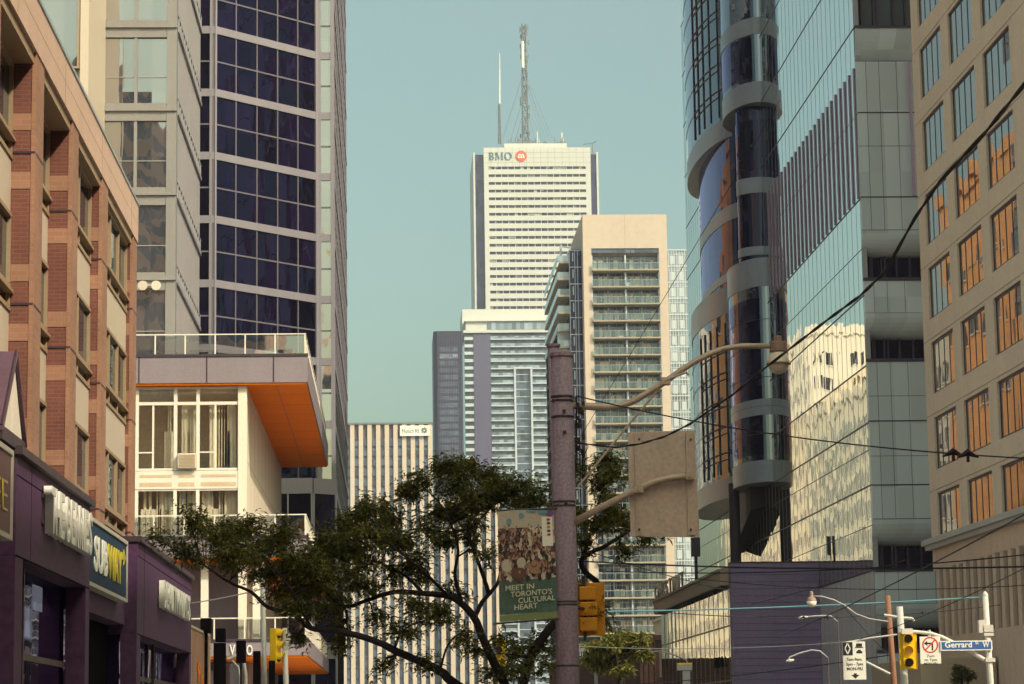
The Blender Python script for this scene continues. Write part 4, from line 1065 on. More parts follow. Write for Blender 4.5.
# frontal face: flush grey green panels, coved soffits over recessed loggias
fr = Face((XR, YG), (1, 0), (0, -1)); W = 34
def zf(v): return at(880, v, YG).z
segs = [(zf(684)-3, zf(652.5), 'p'), (zf(652.5), zf(628), 'l'), (zf(604), zf(571), 'p'), (zf(571), zf(545), 'l'), (zf(519), zf(485), 'p'), (zf(485), zf(421), 'p'), (zf(421), zf(361), 'p'), (zf(361), zf(337), 'l'), (zf(313), zf(280), 'p'), (zf(280), zf(254), 'l'), (zf(230), zf(197), 'p'), (zf(197), zf(112.5), 'p'), (zf(112.5), zf(61), 'p')]
for a, c_, kd in segs:
    if kd == 'p':
        p = MB(); fr.box(p, 0.01, W, -.3, 0, a+.02, c_-.02); p.build('front_panel', 'glass_front', gt)
    else:
        lg = MB(); fr.box(lg, .01, W, -1.5, -1.2, a, c_+.4); lo = lg.build('loggia', 'glass_bay_dark', gt)
        mm = MB()
        for u in (.5, .62, 1.15, 1.35, 2.0, 2.75, 3.4, 4.2): fr.box(mm, u, u+.1, -1.2, -.95, a+.16, c_+.3)
        fr.box(mm, .01, W, -1.2, .03, a-.05, a+.14)
        mm.build('mullion', 'joint_violet', lo)
        # cove: quarter curve from the face above down into the recess
        zc = next((s[0] for s in segs if s[0] > c_+.3 and s[2] == 'p'), c_+2)
        zc = min(s[0] for s in segs if s[2] == 'p' and s[0] > c_)
        cv = MB(); n = 8; pts = []
        for q in range(n+1):
            w_ = q/n*math.pi/2; pts.append((-1.2*(1-math.cos(w_)), zc-(zc-c_)*math.sin(w_)))
        for q in range(n):
            (d0, za), (d1, zb2) = pts[q], pts[q+1]
            cv.poly([fr.p(.01, d0, za), fr.p(.01, d1, zb2), fr.p(W, d1, zb2), fr.p(W, d0, za)])
            cv.poly([fr.p(.01, d1, zb2), fr.p(.01, d0, za), fr.p(.01, -1.5, za), fr.p(.01, -1.5, zb2)])
        cv.build('cove', 'glass_front', gt)
# loggia at the very top of the picture; paler glass paints in its lit look
zt0 = zf(26); lg = MB(); fr.box(lg, .01, W, -1.5, -1.0, zt0, zt0+4); lo = lg.build('loggia', 'glass_far_pale', gt)
mm = MB()
for u in (.5, 1.2, 1.35, 2.3, 3.0): fr.box(mm, u, u+.12, -1.0, -.6, zt0+.02, zt0+4)
fr.box(mm, .01, W, -1.0, .05, zt0-.12, zt0+.03); mm.build('mullion', 'joint_violet', lo)
cv = MB(); n = 8; zc, c_ = zf(61), zt0-.12
pts = [(-.45*(1-math.cos(math.pi/2*(1-q/n))), zc+(c_-zc)*q/n) for q in range(n+1)]
for q in range(n): cv.poly([fr.p(.01, pts[q][0], pts[q][1]), fr.p(W, pts[q][0], pts[q][1]), fr.p(W, pts[q+1][0], pts[q+1][1]), fr.p(.01, pts[q+1][0], pts[q+1][1])])
cv.build('cove', 'glass_front', gt)
u0 = MB(); fr.box(u0, .01, W, -.3, 0, zt0+4.02, ZG); u0.build('front_panel', 'glass_front', gt)
jn = MB()
for v in (112.5, 197, 485, 421): zz = zf(v); fr.box(jn, 0, W, -.1, .015, zz-.035, zz+.035)
for v in (61, 146, 230, 396, 456, 519): zz = zf(v); fr.box(jn, 0, W, -.1, .006, zz-.014, zz+.014)
jn.build('front_joint', 'joint_violet', gt)
vj = MB()
for a, c_, kd in segs:
    if kd == 'p':
        for u in (.55, 1.28, 2.25, 3.3, 4.4, 5.5): fr.box(vj, u-.012, u+.012, -.1, .005, a+.03, c_-.03)
vj.build('front_pane_joint', 'joint_violet', gt)
sl = MB(); fr.box(sl, 2.9, 3.05, .0, .12, zf(196), zf(62)); sl.build('edge_fin', 'fin_violet', gt)
# curved bays hanging off the street face
def lobes(d1, y1, h1, d2, y2, h2, grow=0., n=56):
    pts = []
    ya, yb = min(y1-h1, y2-h2)-grow, max(y1+h1, y2+h2)+grow
    for q in range(n+1):
        y = (ya+yb)/2-(yb-ya)/2*math.cos(math.pi*q/n)
        e = lambda D, c, h: (D+grow)*math.sqrt(max(0, 1-((y-c)/(h+grow))**2)) if D > 0 else 0
        d = (e(d1, y1, h1)**5+e(d2, y2, h2)**5)**.2
        pts.append((XR+.05-d, y))
    return pts
full = dict(d1=2.0, y1=171.8, h1=4.8, d2=2.35, y2=188, h2=11.5)
corep = dict(d1=1.55, y1=169.6, h1=1.5, d2=1.75, y2=186, h2=10)
def bay(spec, z0, z1, mat, nm='curved_bay', grow=0., cap=None, span=None):
    pl = lobes(grow=grow, **spec)
    if span: pl = [p for p in pl if span[0] <= p[1] <= span[1]]
    pl = [(XR+.6, pl[0][1])]+pl+[(XR+.6, pl[-1][1])]
    m = MB(); m.prism(pl, z0, z1); return m.build(nm, mat, gt, smooth=False)
def bayframe(spec, zs, parent, ys, z0, z1):
    pl = lobes(grow=.03, **spec); m = MB()
    lat = [p for p in pl if 178.5 <= p[1] <= 186]
    for p in lat[::2]: m.tube([(p[0], p[1], z0), (p[0], p[1], z1)], .06, 4)
    for z in zs:
        q = [(p[0], p[1], z) for p in pl if ys[0] <= p[1] <= ys[1]]
        if len(q) > 1: m.tube(q, .018, 4)
        m.tube([(p[0], p[1], z) for p in lat], .06, 4); m.tube([(p[0], p[1], z-.5) for p in lat], .05, 4)
    m.build('bay_mullion', 'joint_violet', parent)
za, zb3 = atX(762, 470, 22.6).z, 0
ZL0, ZL1 = 17.7, 33.2; ZU0 = 44.2
b_ = bay(full, ZL0+.02, ZL1-.02, 'glass_bay'); bayframe(full, [21, 22.9, 24.9, 26.9, 28.9], b_, (159, 198), 19.5, 30.5)
dk = bay(dict(d1=2.0, y1=171.8, h1=4.8, d2=0, y2=188, h2=11.5), 19.6, 30.4, 'glass_bay_dark', 'curved_window', .015, span=(167.1, 175.6))
for z0, z1, sp, g_ in ((ZL0, 19.2, None, .04), (22.3, 23.4, (159, 174.8), .035), (31.2, ZL1, None, .04)): bay(full, z0, z1, 'band_green', 'bay_band', g_, span=sp)
b_ = bay(full, ZU0+.02, ZG, 'glass_bay'); bayframe(full, [46+2.05*k for k in range(1, 9)], b_, (174, 195), 46, 64)
bay(dict(d1=2.0, y1=171.8, h1=4.8, d2=0, y2=188, h2=11.5), 46, 49, 'glass_bay_dark', 'curved_window', .015, span=(167.1, 175.6))
for z0, z1, sp in ((ZU0, 45.7, None), (49.1, 50.3, (159, 175)), (54.6, 55.8, (159, 175))): bay(full, z0, z1, 'band_green', 'bay_band', .04, span=sp)
bay(corep, ZL1, ZU0, 'glass_bay_dark', 'bay_core'); bay(corep, 38, 39.1, 'band_green', 'bay_band', .05); bay(corep, 33.6, 34.2, 'band_green', 'bay_band', .05)
cl = MB(); c_ = at(740, 540, 170)
cl.tube([(24.2, 173.5, 11.0), (24.2, 173.5, ZL0+.5)], .38, 14); cl.build('column', 'siding_dark', gt)
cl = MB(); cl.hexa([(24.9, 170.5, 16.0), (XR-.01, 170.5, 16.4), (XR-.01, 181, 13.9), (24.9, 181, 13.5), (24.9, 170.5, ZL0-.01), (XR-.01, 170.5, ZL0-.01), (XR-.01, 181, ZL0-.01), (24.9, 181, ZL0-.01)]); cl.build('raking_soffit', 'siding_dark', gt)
# ---- street pavilion at the foot of the tower
pv = thing('street_pavilion', 'windowless violet sided pavilion with a rippled glass flank and long tan canopy', 'building', (23, 168, 0))
XV = 20.62; YV = 150; zt = at(760, 563, YV).z; xc = at(774.5, 620, YV).x
b = MB(); b.box(XV, xc, YV, YV+1.2, 0, zt); b.box(xc, XR-.02, YV+.05, YV+1.2, 0, zt-.01); b.box(XV+.3, XR-.03, YV+1.2, 190, 0, zt-.6); b.build('wall', 'siding_violet', pv)
sd = MB(); z = .3
while z < zt-.1: sd.box(XV+.01, XR-.03, YV-.012, YV+.045 if 0 else YV-.002, z, z+.02); z += .42
sd.box(XV-.03, xc, YV-.03, YV+1.2, zt+.002, zt+.09); sd.box(xc, XR-.02, YV+.02, YV+1.2, zt-.008, zt+.08)
sd.build('siding_joint', 'joint_violet', pv)
gl = MB(); gl.box(XV, XV+.28, YV+1.21, 190, .4, 9.78); gl.build('street_glazing', 'glass_mirror_low', pv)
gm = MB(); y = YV+1.6
while y < 190: gm.box(XV-.02, XV-.002, y, y+.09, .4, 9.77); y += 2.4
for z in (4.1, 7.4): gm.box(XV-.015, XV-.003, YV+1.3, 189.9, z-.05, z+.05)
gm.build('mullion', 'canopy_tan', pv)
cn = MB(); cn.box(XV-.5, XR-.03, YV+1.25, 190.4, 9.85, 10.7); cn.box(XV-.62, XR-.03, YV+1.24, 190.5, 10.701, 10.86); cn.box(XV-.2, XR-.03, YV+1.3, 189, 10.861, 11.0); cn.build('canopy', 'canopy_tan', pv)
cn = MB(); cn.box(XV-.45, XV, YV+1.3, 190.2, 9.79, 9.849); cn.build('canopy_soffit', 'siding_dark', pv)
lt = thing('canopy_lettering', 'small pale letters standing along the tan canopy edge', 'sign', (XV-.4, 178, 10.86))
y = 189.2
for ch in 'CHESTNUT':
    text('letter', ch, (XV-.45, y, 10.87), (0, -1, 0), 'canopy_tan' if 0 else 'cream_panel', 1.45, .12, .02, width=1.7, parent=lt); y -= 2.45
p = at(696, 566, 172); m = MB(); m.tube([(p.x, 172, 11.0), (p.x, 172, 13.2)], .12, 6); m.box(p.x-.3, p.x+.3, 171.7, 172.3, 13.0, 14.3)
tag(m.build('roof_lamp', 'joint_violet'), 'small dark lamp box standing on the tan canopy edge', 'lamp')
lt = thing('wall_lettering', 'dark letters HOL on the rippled glass flank under the canopy', 'sign', (XV-.1, 158, 5))
y = 158.2
for ch in 'HOL': text('letter', ch, (XV-.07, y, 5.0), (0, -1, 0), 'shop_black', .9, .05, .02, width=1.1, parent=lt); y -= 1.7
# ================================================================ STREET FURNITURE
pm('pole_concrete', (.3, .22, .29), .8, .4, 3, bump=.15)
pm('steel_tan', (.5, .38, .31), .5, .15, 3, metal=.2)
pm('sign_back', (.53, .41, .36), .55, .22, 2, metal=.1)
pm('band_dark', (.05, .04, .05), .5, .2)
pm('lamp_body', (.3, .2, .17), .5, .12)
pm('lamp_globe', (.72, .63, .52), .3, .06)
pm('signal_yellow', (.88, .52, .01), .45, .06)
pm('signal_orange', (.66, .26, .01), .5, .08)
pm('lens_dark', (.03, .012, .02), .2, .1)
pm('lens_amber', (.8, .55, .12), .25, .1)
pm('pole_white', (.6, .55, .52), .5, .08)
pm('pole_rust', (.26, .12, .07), .8, .25, 3)
pm('pole_grey', (.5, .48, .46), .5, .1)
pm('street_blue', (.045, .12, .36), .4, .05)
pm('sign_face', (.8, .76, .7), .5, .04)
pm('sign_black', (.02, .014, .02), .5, .1)
pm('sign_red', (.6, .05, .05), .5, .05)
pm('wire_black', (.02, .012, .02), .6, .1)
pm('wire_blue', (.25, .5, .58), .5, .1)
pm('black_post', (.006, .004, .006), .9, .1, spec=.05)
# ---- main pole
YPO = 33
b0, b1 = at(567.5, 760, YPO), at(561.5, 357, YPO)
b0.z = 0
po = thing('street_light_pole', 'thick violet grey concrete pole carrying the street lamp arm', 'light pole', (b0.x, YPO, .13))
dirp = (b1-Vector((at(568, 684, YPO)))).normalized()
top = b1; bot = at(568, 684, YPO)-dirp*((at(568, 684, YPO).z-.12)/dirp.z)
m = MB(); m.tube([bot, top], [.16, .146], 24); m.build('shaft', 'pole_concrete', po, smooth=True)
m = MB(); m.tube([top+dirp*.0, top+dirp*.05], [.162, .162], 24); m.tube([top+dirp*.051, top+dirp*.09], [.15, .1], 24); m.build('cap', 'pole_concrete', po)
def onpole(v): 
    k = (at(565, v, YPO).z-bot.z)/(top.z-bot.z); return bot.lerp(top, k)
m = MB()
for v in (397, 401, 417, 502, 506, 602, 605, 666): c_ = onpole(v); m.tube([c_-dirp*.012, c_+dirp*.012], [.158]*2, 20)
for v in (412, 433, 503): c_ = onpole(v); m.box(c_.x-.01, c_.x+.03, c_.y-.18, c_.y-.14, c_.z-.015, c_.z+.015)
m.build('strap', 'band_dark', po)
# lamp arm
pts = [at(p[0], p[1], YPO-.02) for p in ((573, 405.5), (590, 406.5), (606, 407), (622, 405.5), (634, 401), (648, 392.5), (665, 382), (680, 371), (694, 362), (710, 353.5), (724, 348.5), (742, 346), (772, 346))]
m = MB(); m.tube(pts, [.05, .05, .048, .046, .045, .044, .043, .042, .041, .04, .039, .038, .036], 10); arm = m.build('lamp_arm', 'steel_tan', po, smooth=True)
m = MB(); m.tube([at(578, 487, YPO-.05), at(630, 423, YPO-.03), at(665, 382, YPO-.02)], .017, 6); m.build('brace_rod', 'steel_tan', arm)
m = MB(); m.tube([at(664, 381, YPO-.07), at(676, 376, YPO-.07), at(686, 372.5, YPO-.07), at(689, 375, YPO-.07)], .018, 6); m.box(at(664, 381, YPO).x-.05, at(666, 381, YPO).x+.05, YPO-.08, YPO+.06, at(665, 385, YPO).z, at(665, 378, YPO).z); m.build('hook', 'steel_tan', arm)
# luminaire
c_ = at(778.5, 364, YPO-.02)
k = YPO/FPX
m = MB(); m.lathe(c_, [(.03*0+.115, 0.17), (.115, .29), (.108, .30), (.06, .305), (.058, .37), (.04, .385)], 20); lb_ = m.build('lamp_housing', 'lamp_body', po, smooth=False)
m = MB(); m.lathe(c_, [(.155, 0), (.158, .015), (.15, .04), (.135, .09), (.11, .14), (.09, .168)], 24); m.build('reflector_dome', 'lamp_globe', lb_, smooth=True)
m = MB(); m.lathe(c_, [(.04, -.135), (.085, -.115), (.12, -.07), (.142, -.02), (.148, -.002)], 24); m.build('globe', 'lamp_globe', lb_, smooth=True)
m = MB(); m.lathe(c_, [(.148, -.012), (.17, -.006), (.17, .008), (.15, .016)], 24); m.build('rim', 'lamp_body', lb_)
# second pole behind
b2 = at(553.5, 347, 35.3); m = MB(); x0 = b2.x+.13
p2_ = thing('utility_pole', 'plain pole just behind the lamp pole, a little taller', 'pole', (x0, 35.3, .13))
m.tube([(x0, 35.3, .13), (b2.x, 35.3, b2.z)], [.12, .085], 16); m.build('shaft', 'pole_concrete', p2_, smooth=True)
m = MB(); m.tube([(b2.x, 35.3, b2.z), (b2.x, 35.3, b2.z+.04)], .1, 16); m.build('cap', 'pole_concrete', p2_)
# clutter on the pole: insulators and clamps
cl = thing('wire_clamp', 'cluster of dark clamps and insulators on the right side of the lamp pole', 'clamp', at(577, 440, YPO))
m = MB(); rr = random.Random(4)
m.tube([at(576.5, 396, YPO-.05), at(576, 470, YPO-.05)], .014, 6)
for k_ in range(16):
    px, v = 577+rr.uniform(-1, 7), rr.uniform(398, 465); p = at(px, v, YPO-.05+rr.uniform(-.05, .05)); m.box(p.x-.022, p.x+.022, p.y-.03, p.y+.03, p.z-rr.uniform(.02, .05), p.z+.03)
for k_ in range(5): m.tube([at(575, 440+k_*6, YPO-.1), at(586+rr.uniform(-3, 3), 446+k_*5, YPO-.1), at(582, 460+k_*3, YPO-.08)], .008, 5)
m.build('clamps', 'wire_black', cl)
# sign bracket and sign seen from behind
sb = thing('road_sign', 'large tan road sign seen from behind on a bent bracket arm', 'sign', at(664, 485, YPO-.1))
p0, p1 = at(630.5, 537, YPO-.2), at(696.5, 430.5, YPO-.2)
m = MB(); m.hexa([(p0.x, YPO-.24, p0.z), (p1.x, YPO-.24, p0.z-.015), (p1.x, YPO-.22, p0.z-.015), (p0.x, YPO-.22, p0.z), (p0.x-.01, YPO-.24, p1.z-.02), (p1.x-.03, YPO-.24, p1.z), (p1.x-.03, YPO-.22, p1.z), (p0.x-.01, YPO-.22, p1.z-.02)])
m.build('plate', 'sign_back', sb, bevel=.004)
m = MB()
for px in (638.5, 690): a = at(px, 480, YPO-.2); m.box(a.x-.05, a.x+.05, YPO-.27, YPO-.241, p0.z+.01, p1.z-.03); m.box(a.x-.015, a.x+.015, YPO-.28, YPO-.271, p0.z+.02, p1.z-.04)
m.build('stiffener', 'sign_back', sb)
m = MB()
for px in (638.5, 690):
    for v in (440, 530): a = at(px, v, YPO-.2); m.tube([(a.x, YPO-.295, a.z), (a.x, YPO-.281, a.z)], .016, 8)
m.build('bolt', 'band_dark', sb)
m = MB(); m.tube([at(573, 523, YPO-.05), at(600, 508, YPO-.2), at(636, 490, YPO-.33), at(655, 481.5, YPO-.33), at(672, 477.5, YPO-.33), at(694, 475.5, YPO-.33)], .046, 10); m.build('bracket_arm', 'steel_tan', sb, smooth=True)
m = MB()
for px, v in ((638.5, 489), (690, 476)): a = at(px, v, YPO-.33); m.box(a.x-.06, a.x+.06, YPO-.38, YPO-.285, a.z-.05, a.z+.05); m.tube([(a.x, YPO-.4, a.z), (a.x, YPO-.38, a.z)], .03, 8)
m.build('clamp', 'steel_tan', sb)
# banner on the left of the pole
bn = thing('banner', 'street banner with a crowd picture over green, reading MEET IN TORONTOS CULTURAL HEART', 'banner', at(528, 625, YPO-.1))
A, B_, C_, D_ = at(499.5, 622, YPO-.1), at(557.5, 617.5, YPO-.1), at(553.5, 509, YPO-.1), at(497.5, 511, YPO-.1)
def bq(u, v): return A.lerp(B_, u).lerp(D_.lerp(C_, u), v)         # u right, v up on the cloth
def cloth(m, u0, u1, v0, v1, off=0., n=8, nv=8, th=.004):
    i = len(m.v)
    for s in (0, 1):
        for a in range(n+1):
            for b in range(nv+1):
                u, v = u0+(u1-u0)*a/n, v0+(v1-v0)*b/nv; p = bq(u, v); wob = .012*math.sin(u*5+v*3)+.008*math.sin(v*9)
                m.v.append((p.x, p.y+wob-off-(th if s == 0 else 0), p.z))
    N = (n+1)*(nv+1)
    for a in range(n):
        for b in range(nv):
            q = i+a*(nv+1)+b; m.f.append((q, q+nv+1, q+nv+2, q+1)); m.m.append(0)
            q += N; m.f.append((q+1, q+nv+2, q+nv+1, q)); m.m.append(0)
def crowdmat():
    m, t, out = nt('banner_crowd'); L = t.links.new
    b = node(t, 'ShaderNodeBsdfPrincipled', Roughness=.7); tc = node(t, 'ShaderNodeTexCoord')
    mp = node(t, 'ShaderNodeMapping'); mp.inputs['Scale'].default_value = (1, .0, .7); L(tc.outputs['Object'], mp.inputs[0])
    vo = node(t, 'ShaderNodeTexVoronoi', Scale=15.0); L(mp.outputs[0], vo.inputs['Vector'])
    sx = node(t, 'ShaderNodeSeparateColor'); L(vo.outputs['Color'], sx.inputs[0])
    r = node(t, 'ShaderNodeValToRGB'); r.color_ramp.interpolation = 'CONSTANT'
    cs = [(.0, (.035, .02, .03)), (.3, (.12, .06, .055)), (.42, (.4, .24, .18)), (.55, (.6, .5, .42)), (.68, (.05, .03, .045)), (.8, (.3, .14, .1)), (.9, (.55, .42, .36))]
    r.color_ramp.elements[0].color = rgba(cs[0][1]); r.color_ramp.elements[1].position = cs[1][0]; r.color_ramp.elements[1].color = rgba(cs[1][1])
    for p, c in cs[2:]: e = r.color_ramp.elements.new(p); e.color = rgba(c)
    L(sx.outputs[0], r.inputs[0]); L(r.outputs[0], b.inputs['Base Color']); L(b.outputs[0], out.inputs[0]); MATS['banner_crowd'] = m
crowdmat()
pm('banner_green', (.075, .125, .11), .7, .35, 3, streak=False)
pm('banner_olive', (.2, .24, .1), .7, .1)
pm('banner_cream', (.5, .42, .36), .7, .15, 3)
pm('banner_text', (.62, .6, .46), .6, .04)
m = MB(); cloth(m, 0, 1, .06, .37); m.build('lower_cloth', 'banner_green', bn)
m = MB(); cloth(m, 0, 1, .0, .0585); m.build('hem', 'banner_olive', bn)
m = MB(); cloth(m, 0, 1, .3715, .84, n=10, nv=10); m.build('picture', 'banner_crowd', bn)
m = MB(); cloth(m, 0, 1, .8415, 1); m.build('upper_cloth', 'banner_cream', bn)
pm('skin', (.36, .2, .14), .6, .1); pm('hair_brown', (.14, .06, .045), .7, .2); pm('cloth_blue', (.14, .3, .38), .6, .1); pm('cloth_violet', (.16, .08, .26), .6, .1)
def blob(m, u, v, ru, rv, off):
    n = 12; c = bq(u, v); i = len(m.v); wob = .012*math.sin(u*5+v*3)+.008*math.sin(v*9)
    for q in range(n):
        w_ = 2*math.pi*q/n; p = bq(u+ru*math.cos(w_), v+rv*math.sin(w_)); m.v.append((p.x, c.y+wob-.004-off, p.z))
    m.f.append(tuple(range(i, i+n))); m.m.append(0)
rr = random.Random(21)
mm = {k_: MB() for k_ in ('skin', 'hair_brown', 'cloth_blue', 'cloth_violet', 'banner_cream', 'sign_black', 'sign_maroon')}
for k_ in range(170):                                   # the crowd: heads, hair and clothes printed on the cloth
    v = .42+.44*rr.random(); u = rr.uniform(.05, .95); s = .027-.016*(v-.42)/.44
    o_ = .002+.001*k_*.02
    blob(mm[rr.choice(('sign_black', 'sign_black', 'banner_cream', 'hair_brown', 'sign_maroon'))], u, v-.045, s*1.5, s*1.5, .0015+k_*.000015)
    blob(mm['hair_brown'], u, v+.004, s*1.05, s*.8, .0046+k_*.000015); blob(mm['skin'], u, v, s*.75, s*.65, .0078+k_*.000015)
for u, v, ru, rv, k_ in ((.36, .42, .14, .055, 'hair_brown'), (.62, .46, .09, .05, 'skin'), (.62, .5, .055, .03, 'hair_brown'), (.62, .51, .045, .03, 'skin'), (.15, .5, .1, .06, 'banner_cream'), (.4, .52, .08, .05, 'banner_cream'), (.2, .9, .045, .03, 'cloth_blue'), (.42, .95, .05, .025, 'cloth_blue'), (.8, .975, .09, .022, 'cloth_blue'), (.93, .96, .07, .03, 'cloth_violet'), (.6, .985, .1, .012, 'banner_olive'if 0 else 'cloth_blue')):
    blob(mm[k_], u, v, ru, rv, .0115+.0002*u)
for k_, m in mm.items():
    if m.v: m.build('printed_figures', k_, bn)
m = MB(); cloth(m, .78, .97, .66, .93, .0135, 3, 4, .001); pnl = m.build('logo_strip', 'sign_face', bn)
dots = {k_: MB() for k_ in ('sign_red', 'signal_orange', 'banner_green', 'cloth_violet')}
for q, k_ in enumerate(('sign_red', 'banner_green', 'signal_orange', 'cloth_violet', 'sign_red')): blob(dots[k_], .9, .905-.035*q, .035, .013, .017)
for k_, m in dots.items(): m.build('logo_dots', k_, pnl)
for body, u, v, wd in (('MEET IN', .11, .273, .5), ("TORONTO'S", .2, .215, .72), ('CULTURAL', .33, .155, .64), ('HEART', .26, .095, .4)):
    a = bq(u, v); e = bq(u+wd, v+.006); text('lettering', body, (a.x, a.y-.035, a.z), (e-a), 'banner_text', .098, .004, .001, width=(e-a).length, parent=bn)
m = MB(); m.tube([bq(-.02, 1.005), bq(1.25, 1.005)], .012, 8); m.tube([bq(-.1, -.012), bq(1.2, -.012)], .014, 8); m.build('rod', 'band_dark', bn)
# ---- traffic signals
def signal_front(label, px, v0, v1, Y, yaw=0., back=True):
    """yellow three lens head, built facing -Y about its own origin, then turned"""
    c_ = at(px, (v0+v1)/2, Y); h = (at(px, v0, Y).z-at(px, v1, Y).z); u = h/1.1
    t = thing('traffic_signal', label, 'traffic light', (0, 0, 0))
    m = MB(); m.box(-.17*u, .17*u, -.02, .2*u, -.54*u, .54*u); m.build('housing', 'signal_yellow', t, bevel=.02*u)
    if back:
        m = MB(); m.box(-.27*u, .27*u, .05, .07, -.56*u, .56*u); m.build('backplate', 'signal_yellow', t, bevel=.02*u)
    for k_, z in enumerate((.36, 0, -.36)):
        zz = z*u; R0 = .125*u
        m = MB(); m.tube([(0, -.022, zz), (0, -.045, zz)], R0, 18); lo = m.build('lens', 'lens_amber' if k_ == 1 else 'lens_dark', t)
        v = MB(); n = 14; i = 0
        for q in range(n):                       # cut-away visor
            a0, a1 = math.radians(-20+220*q/n), math.radians(-20+220*(q+1)/n)
            P = lambda a, r, y: (r*math.cos(a), y, zz+r*math.sin(a))
            y1 = -.26*u*(.75+.25*math.sin((a0+a1)/2))
            v.hexa([P(a0, R0*1.06, -.021), P(a1, R0*1.06, -.021), P(a1, R0*1.06, y1), P(a0, R0*1.06, y1), P(a0, R0*1.18, -.021), P(a1, R0*1.18, -.021), P(a1, R0*1.18, y1), P(a0, R0*1.18, y1)])
        v.build('visor', 'signal_yellow', t)
    t.location = c_; t.rotation_euler = (0, 0, yaw)
    return t, u
YS = 78
signal_front('yellow traffic light facing the camera, beside the white prohibition sign', 908.3, 632.5, 669, YS, -.12)
signal_front('yellow traffic light seen side on under the tree at the left corner', 278, 628, 664, YS, 1.15, False)
# signal seen from behind, beyond the lamp pole
c_ = at(587, 609.5, 37); h = at(587, 583, 37).z-at(587, 636, 37).z
t = thing('traffic_signal', 'orange yellow traffic light seen from behind, half hidden by the lamp pole', 'traffic light', c_)
m = MB(); m.box(c_.x-.26, c_.x+.26, 36.9, 36.93, c_.z-h/2, c_.z+h/2); m.build('backplate', 'signal_orange', t, bevel=.015)
for k_ in range(3): m = MB(); zz = c_.z+(1-k_)*h*.29; m.box(c_.x-.13, c_.x+.13, 36.72, 36.899, zz-h*.13, zz+h*.13); m.build('housing', 'signal_orange', t, bevel=.02)
m = MB(); m.tube([(c_.x-.05, 36.8, c_.z-h*.6), (c_.x-.05, 36.8, c_.z+h*.62)], .025, 8); m.tube([(c_.x-.05, 36.8, c_.z), (b2.x, 35.4, c_.z)], .025, 8); m.build('bracket', 'band_dark', t)
c_ = at(501, 654, 62); t = thing('traffic_signal', 'small yellow signal head glimpsed through the lower branches of the big tree', 'traffic light', c_)
m = MB(); m.box(c_.x-.11, c_.x+.13, 62, 62.25, c_.z-.36, c_.z+.36); m.build('housing', 'signal_yellow', t, bevel=.02)
m = MB(); m.tube([(c_.x-.06, 61.98, c_.z+.1), (c_.x-.06, 61.85, c_.z+.1)], .09, 12); m.build('lens', 'lens_dark', t)
m = MB(); m.tube([(c_.x, 62.1, 0.1), (c_.x, 62.1, c_.z-.36)], .05, 8); m.build('post', 'band_dark', t)
# ---- right corner poles and signs
def pole(name, label, px_top, v_top, px_bot, v_bot, Y, r, mat, base=.13, cat='pole', extra=None):
    a, b = at(px_top, v_top, Y), at(px_bot, v_bot, Y); d = (a-b).normalized(); bt = b-d*((b.z-base)/d.z)
    t = thing(name, label, cat, bt); m = MB(); m.tube([bt, a], [r*1.15, r*.9], 12); m.build('shaft', mat, t, smooth=True)
    return t, bt, a
tw_, bt, tp = pole('signal_pole', 'white pole holding the blue street name sign at the right', 985, 594.5, 990.5, 684, YS, .105, 'pole_white')
m = MB(); p = at(985, 595, YS); m.tube([p, p+Vector((0, 0, .12))], [.11, .03], 12); c2 = m.build('cap', 'pole_white', tw_)
m = MB()
for v in (627, 631, 634, 660): p = at(986.5+(v-600)*.06, v, YS); m.box(p.x-.17, p.x+.13, YS-.15, YS+.12, p.z-.06, p.z+.06)
p = at(986, 628, YS); m.box(p.x-.25, p.x-.05, YS-.12, YS+.1, p.z-.15, p.z+.25); m.build('clamp', 'pole_white', tw_)
m = MB(); m.tube([at(988, 662, YS), at(975, 654, YS), at(958, 645, YS), at(942, 637, YS), at(931, 633.5, YS), at(918, 632, YS), at(905, 631, YS)], [.075, .07, .065, .06, .06, .055, .055], 8); m.box(at(905, 631, YS).x-.12, at(909, 631, YS).x+.1, YS-.08, YS+.08, at(905, 634, YS).z, at(905, 628.5, YS).z); m.build('mast_arm', 'pole_white', tw_, smooth=False)
m = MB(); m.tube([at(929, 630, YS), at(929.5, 637, YS)], .05, 6); m.build('hanger', 'pole_white', tw_)
# street name sign
p0, p1 = at(940.5, 650.8, YS-.15), at(992, 640.3, YS-.15)
ss = thing('street_sign', 'blue street name sign reading Gerrard St W in white', 'street sign', (p0.x, YS-.15, p0.z))
m = MB(); m.box(p0.x, p1.x, YS-.17, YS-.13, p0.z, p1.z); m.build('border', 'sign_face', ss)
m = MB(); m.box(p0.x+.04, p1.x-.04, YS-.176, YS-.171, p0.z+.035, p1.z-.035); m.build('face', 'street_blue', ss)
W_ = p1.x-p0.x; zb_ = p0.z+.1; u_ = (1, 0, 0)
text('letters', 'Gerrard', (p0.x+.14, YS-.178, zb_), u_, 'sign_face', .25, .004, .006, width=W_*.52, parent=ss)
text('letters', 'St', (p0.x+W_*.67, YS-.178, zb_+.09), u_, 'sign_face', .12, .004, .002, width=W_*.065, parent=ss)
text('letters', 'W', (p0.x+W_*.81, YS-.178, zb_), u_, 'sign_face', .25, .004, .006, width=W_*.13, parent=ss)
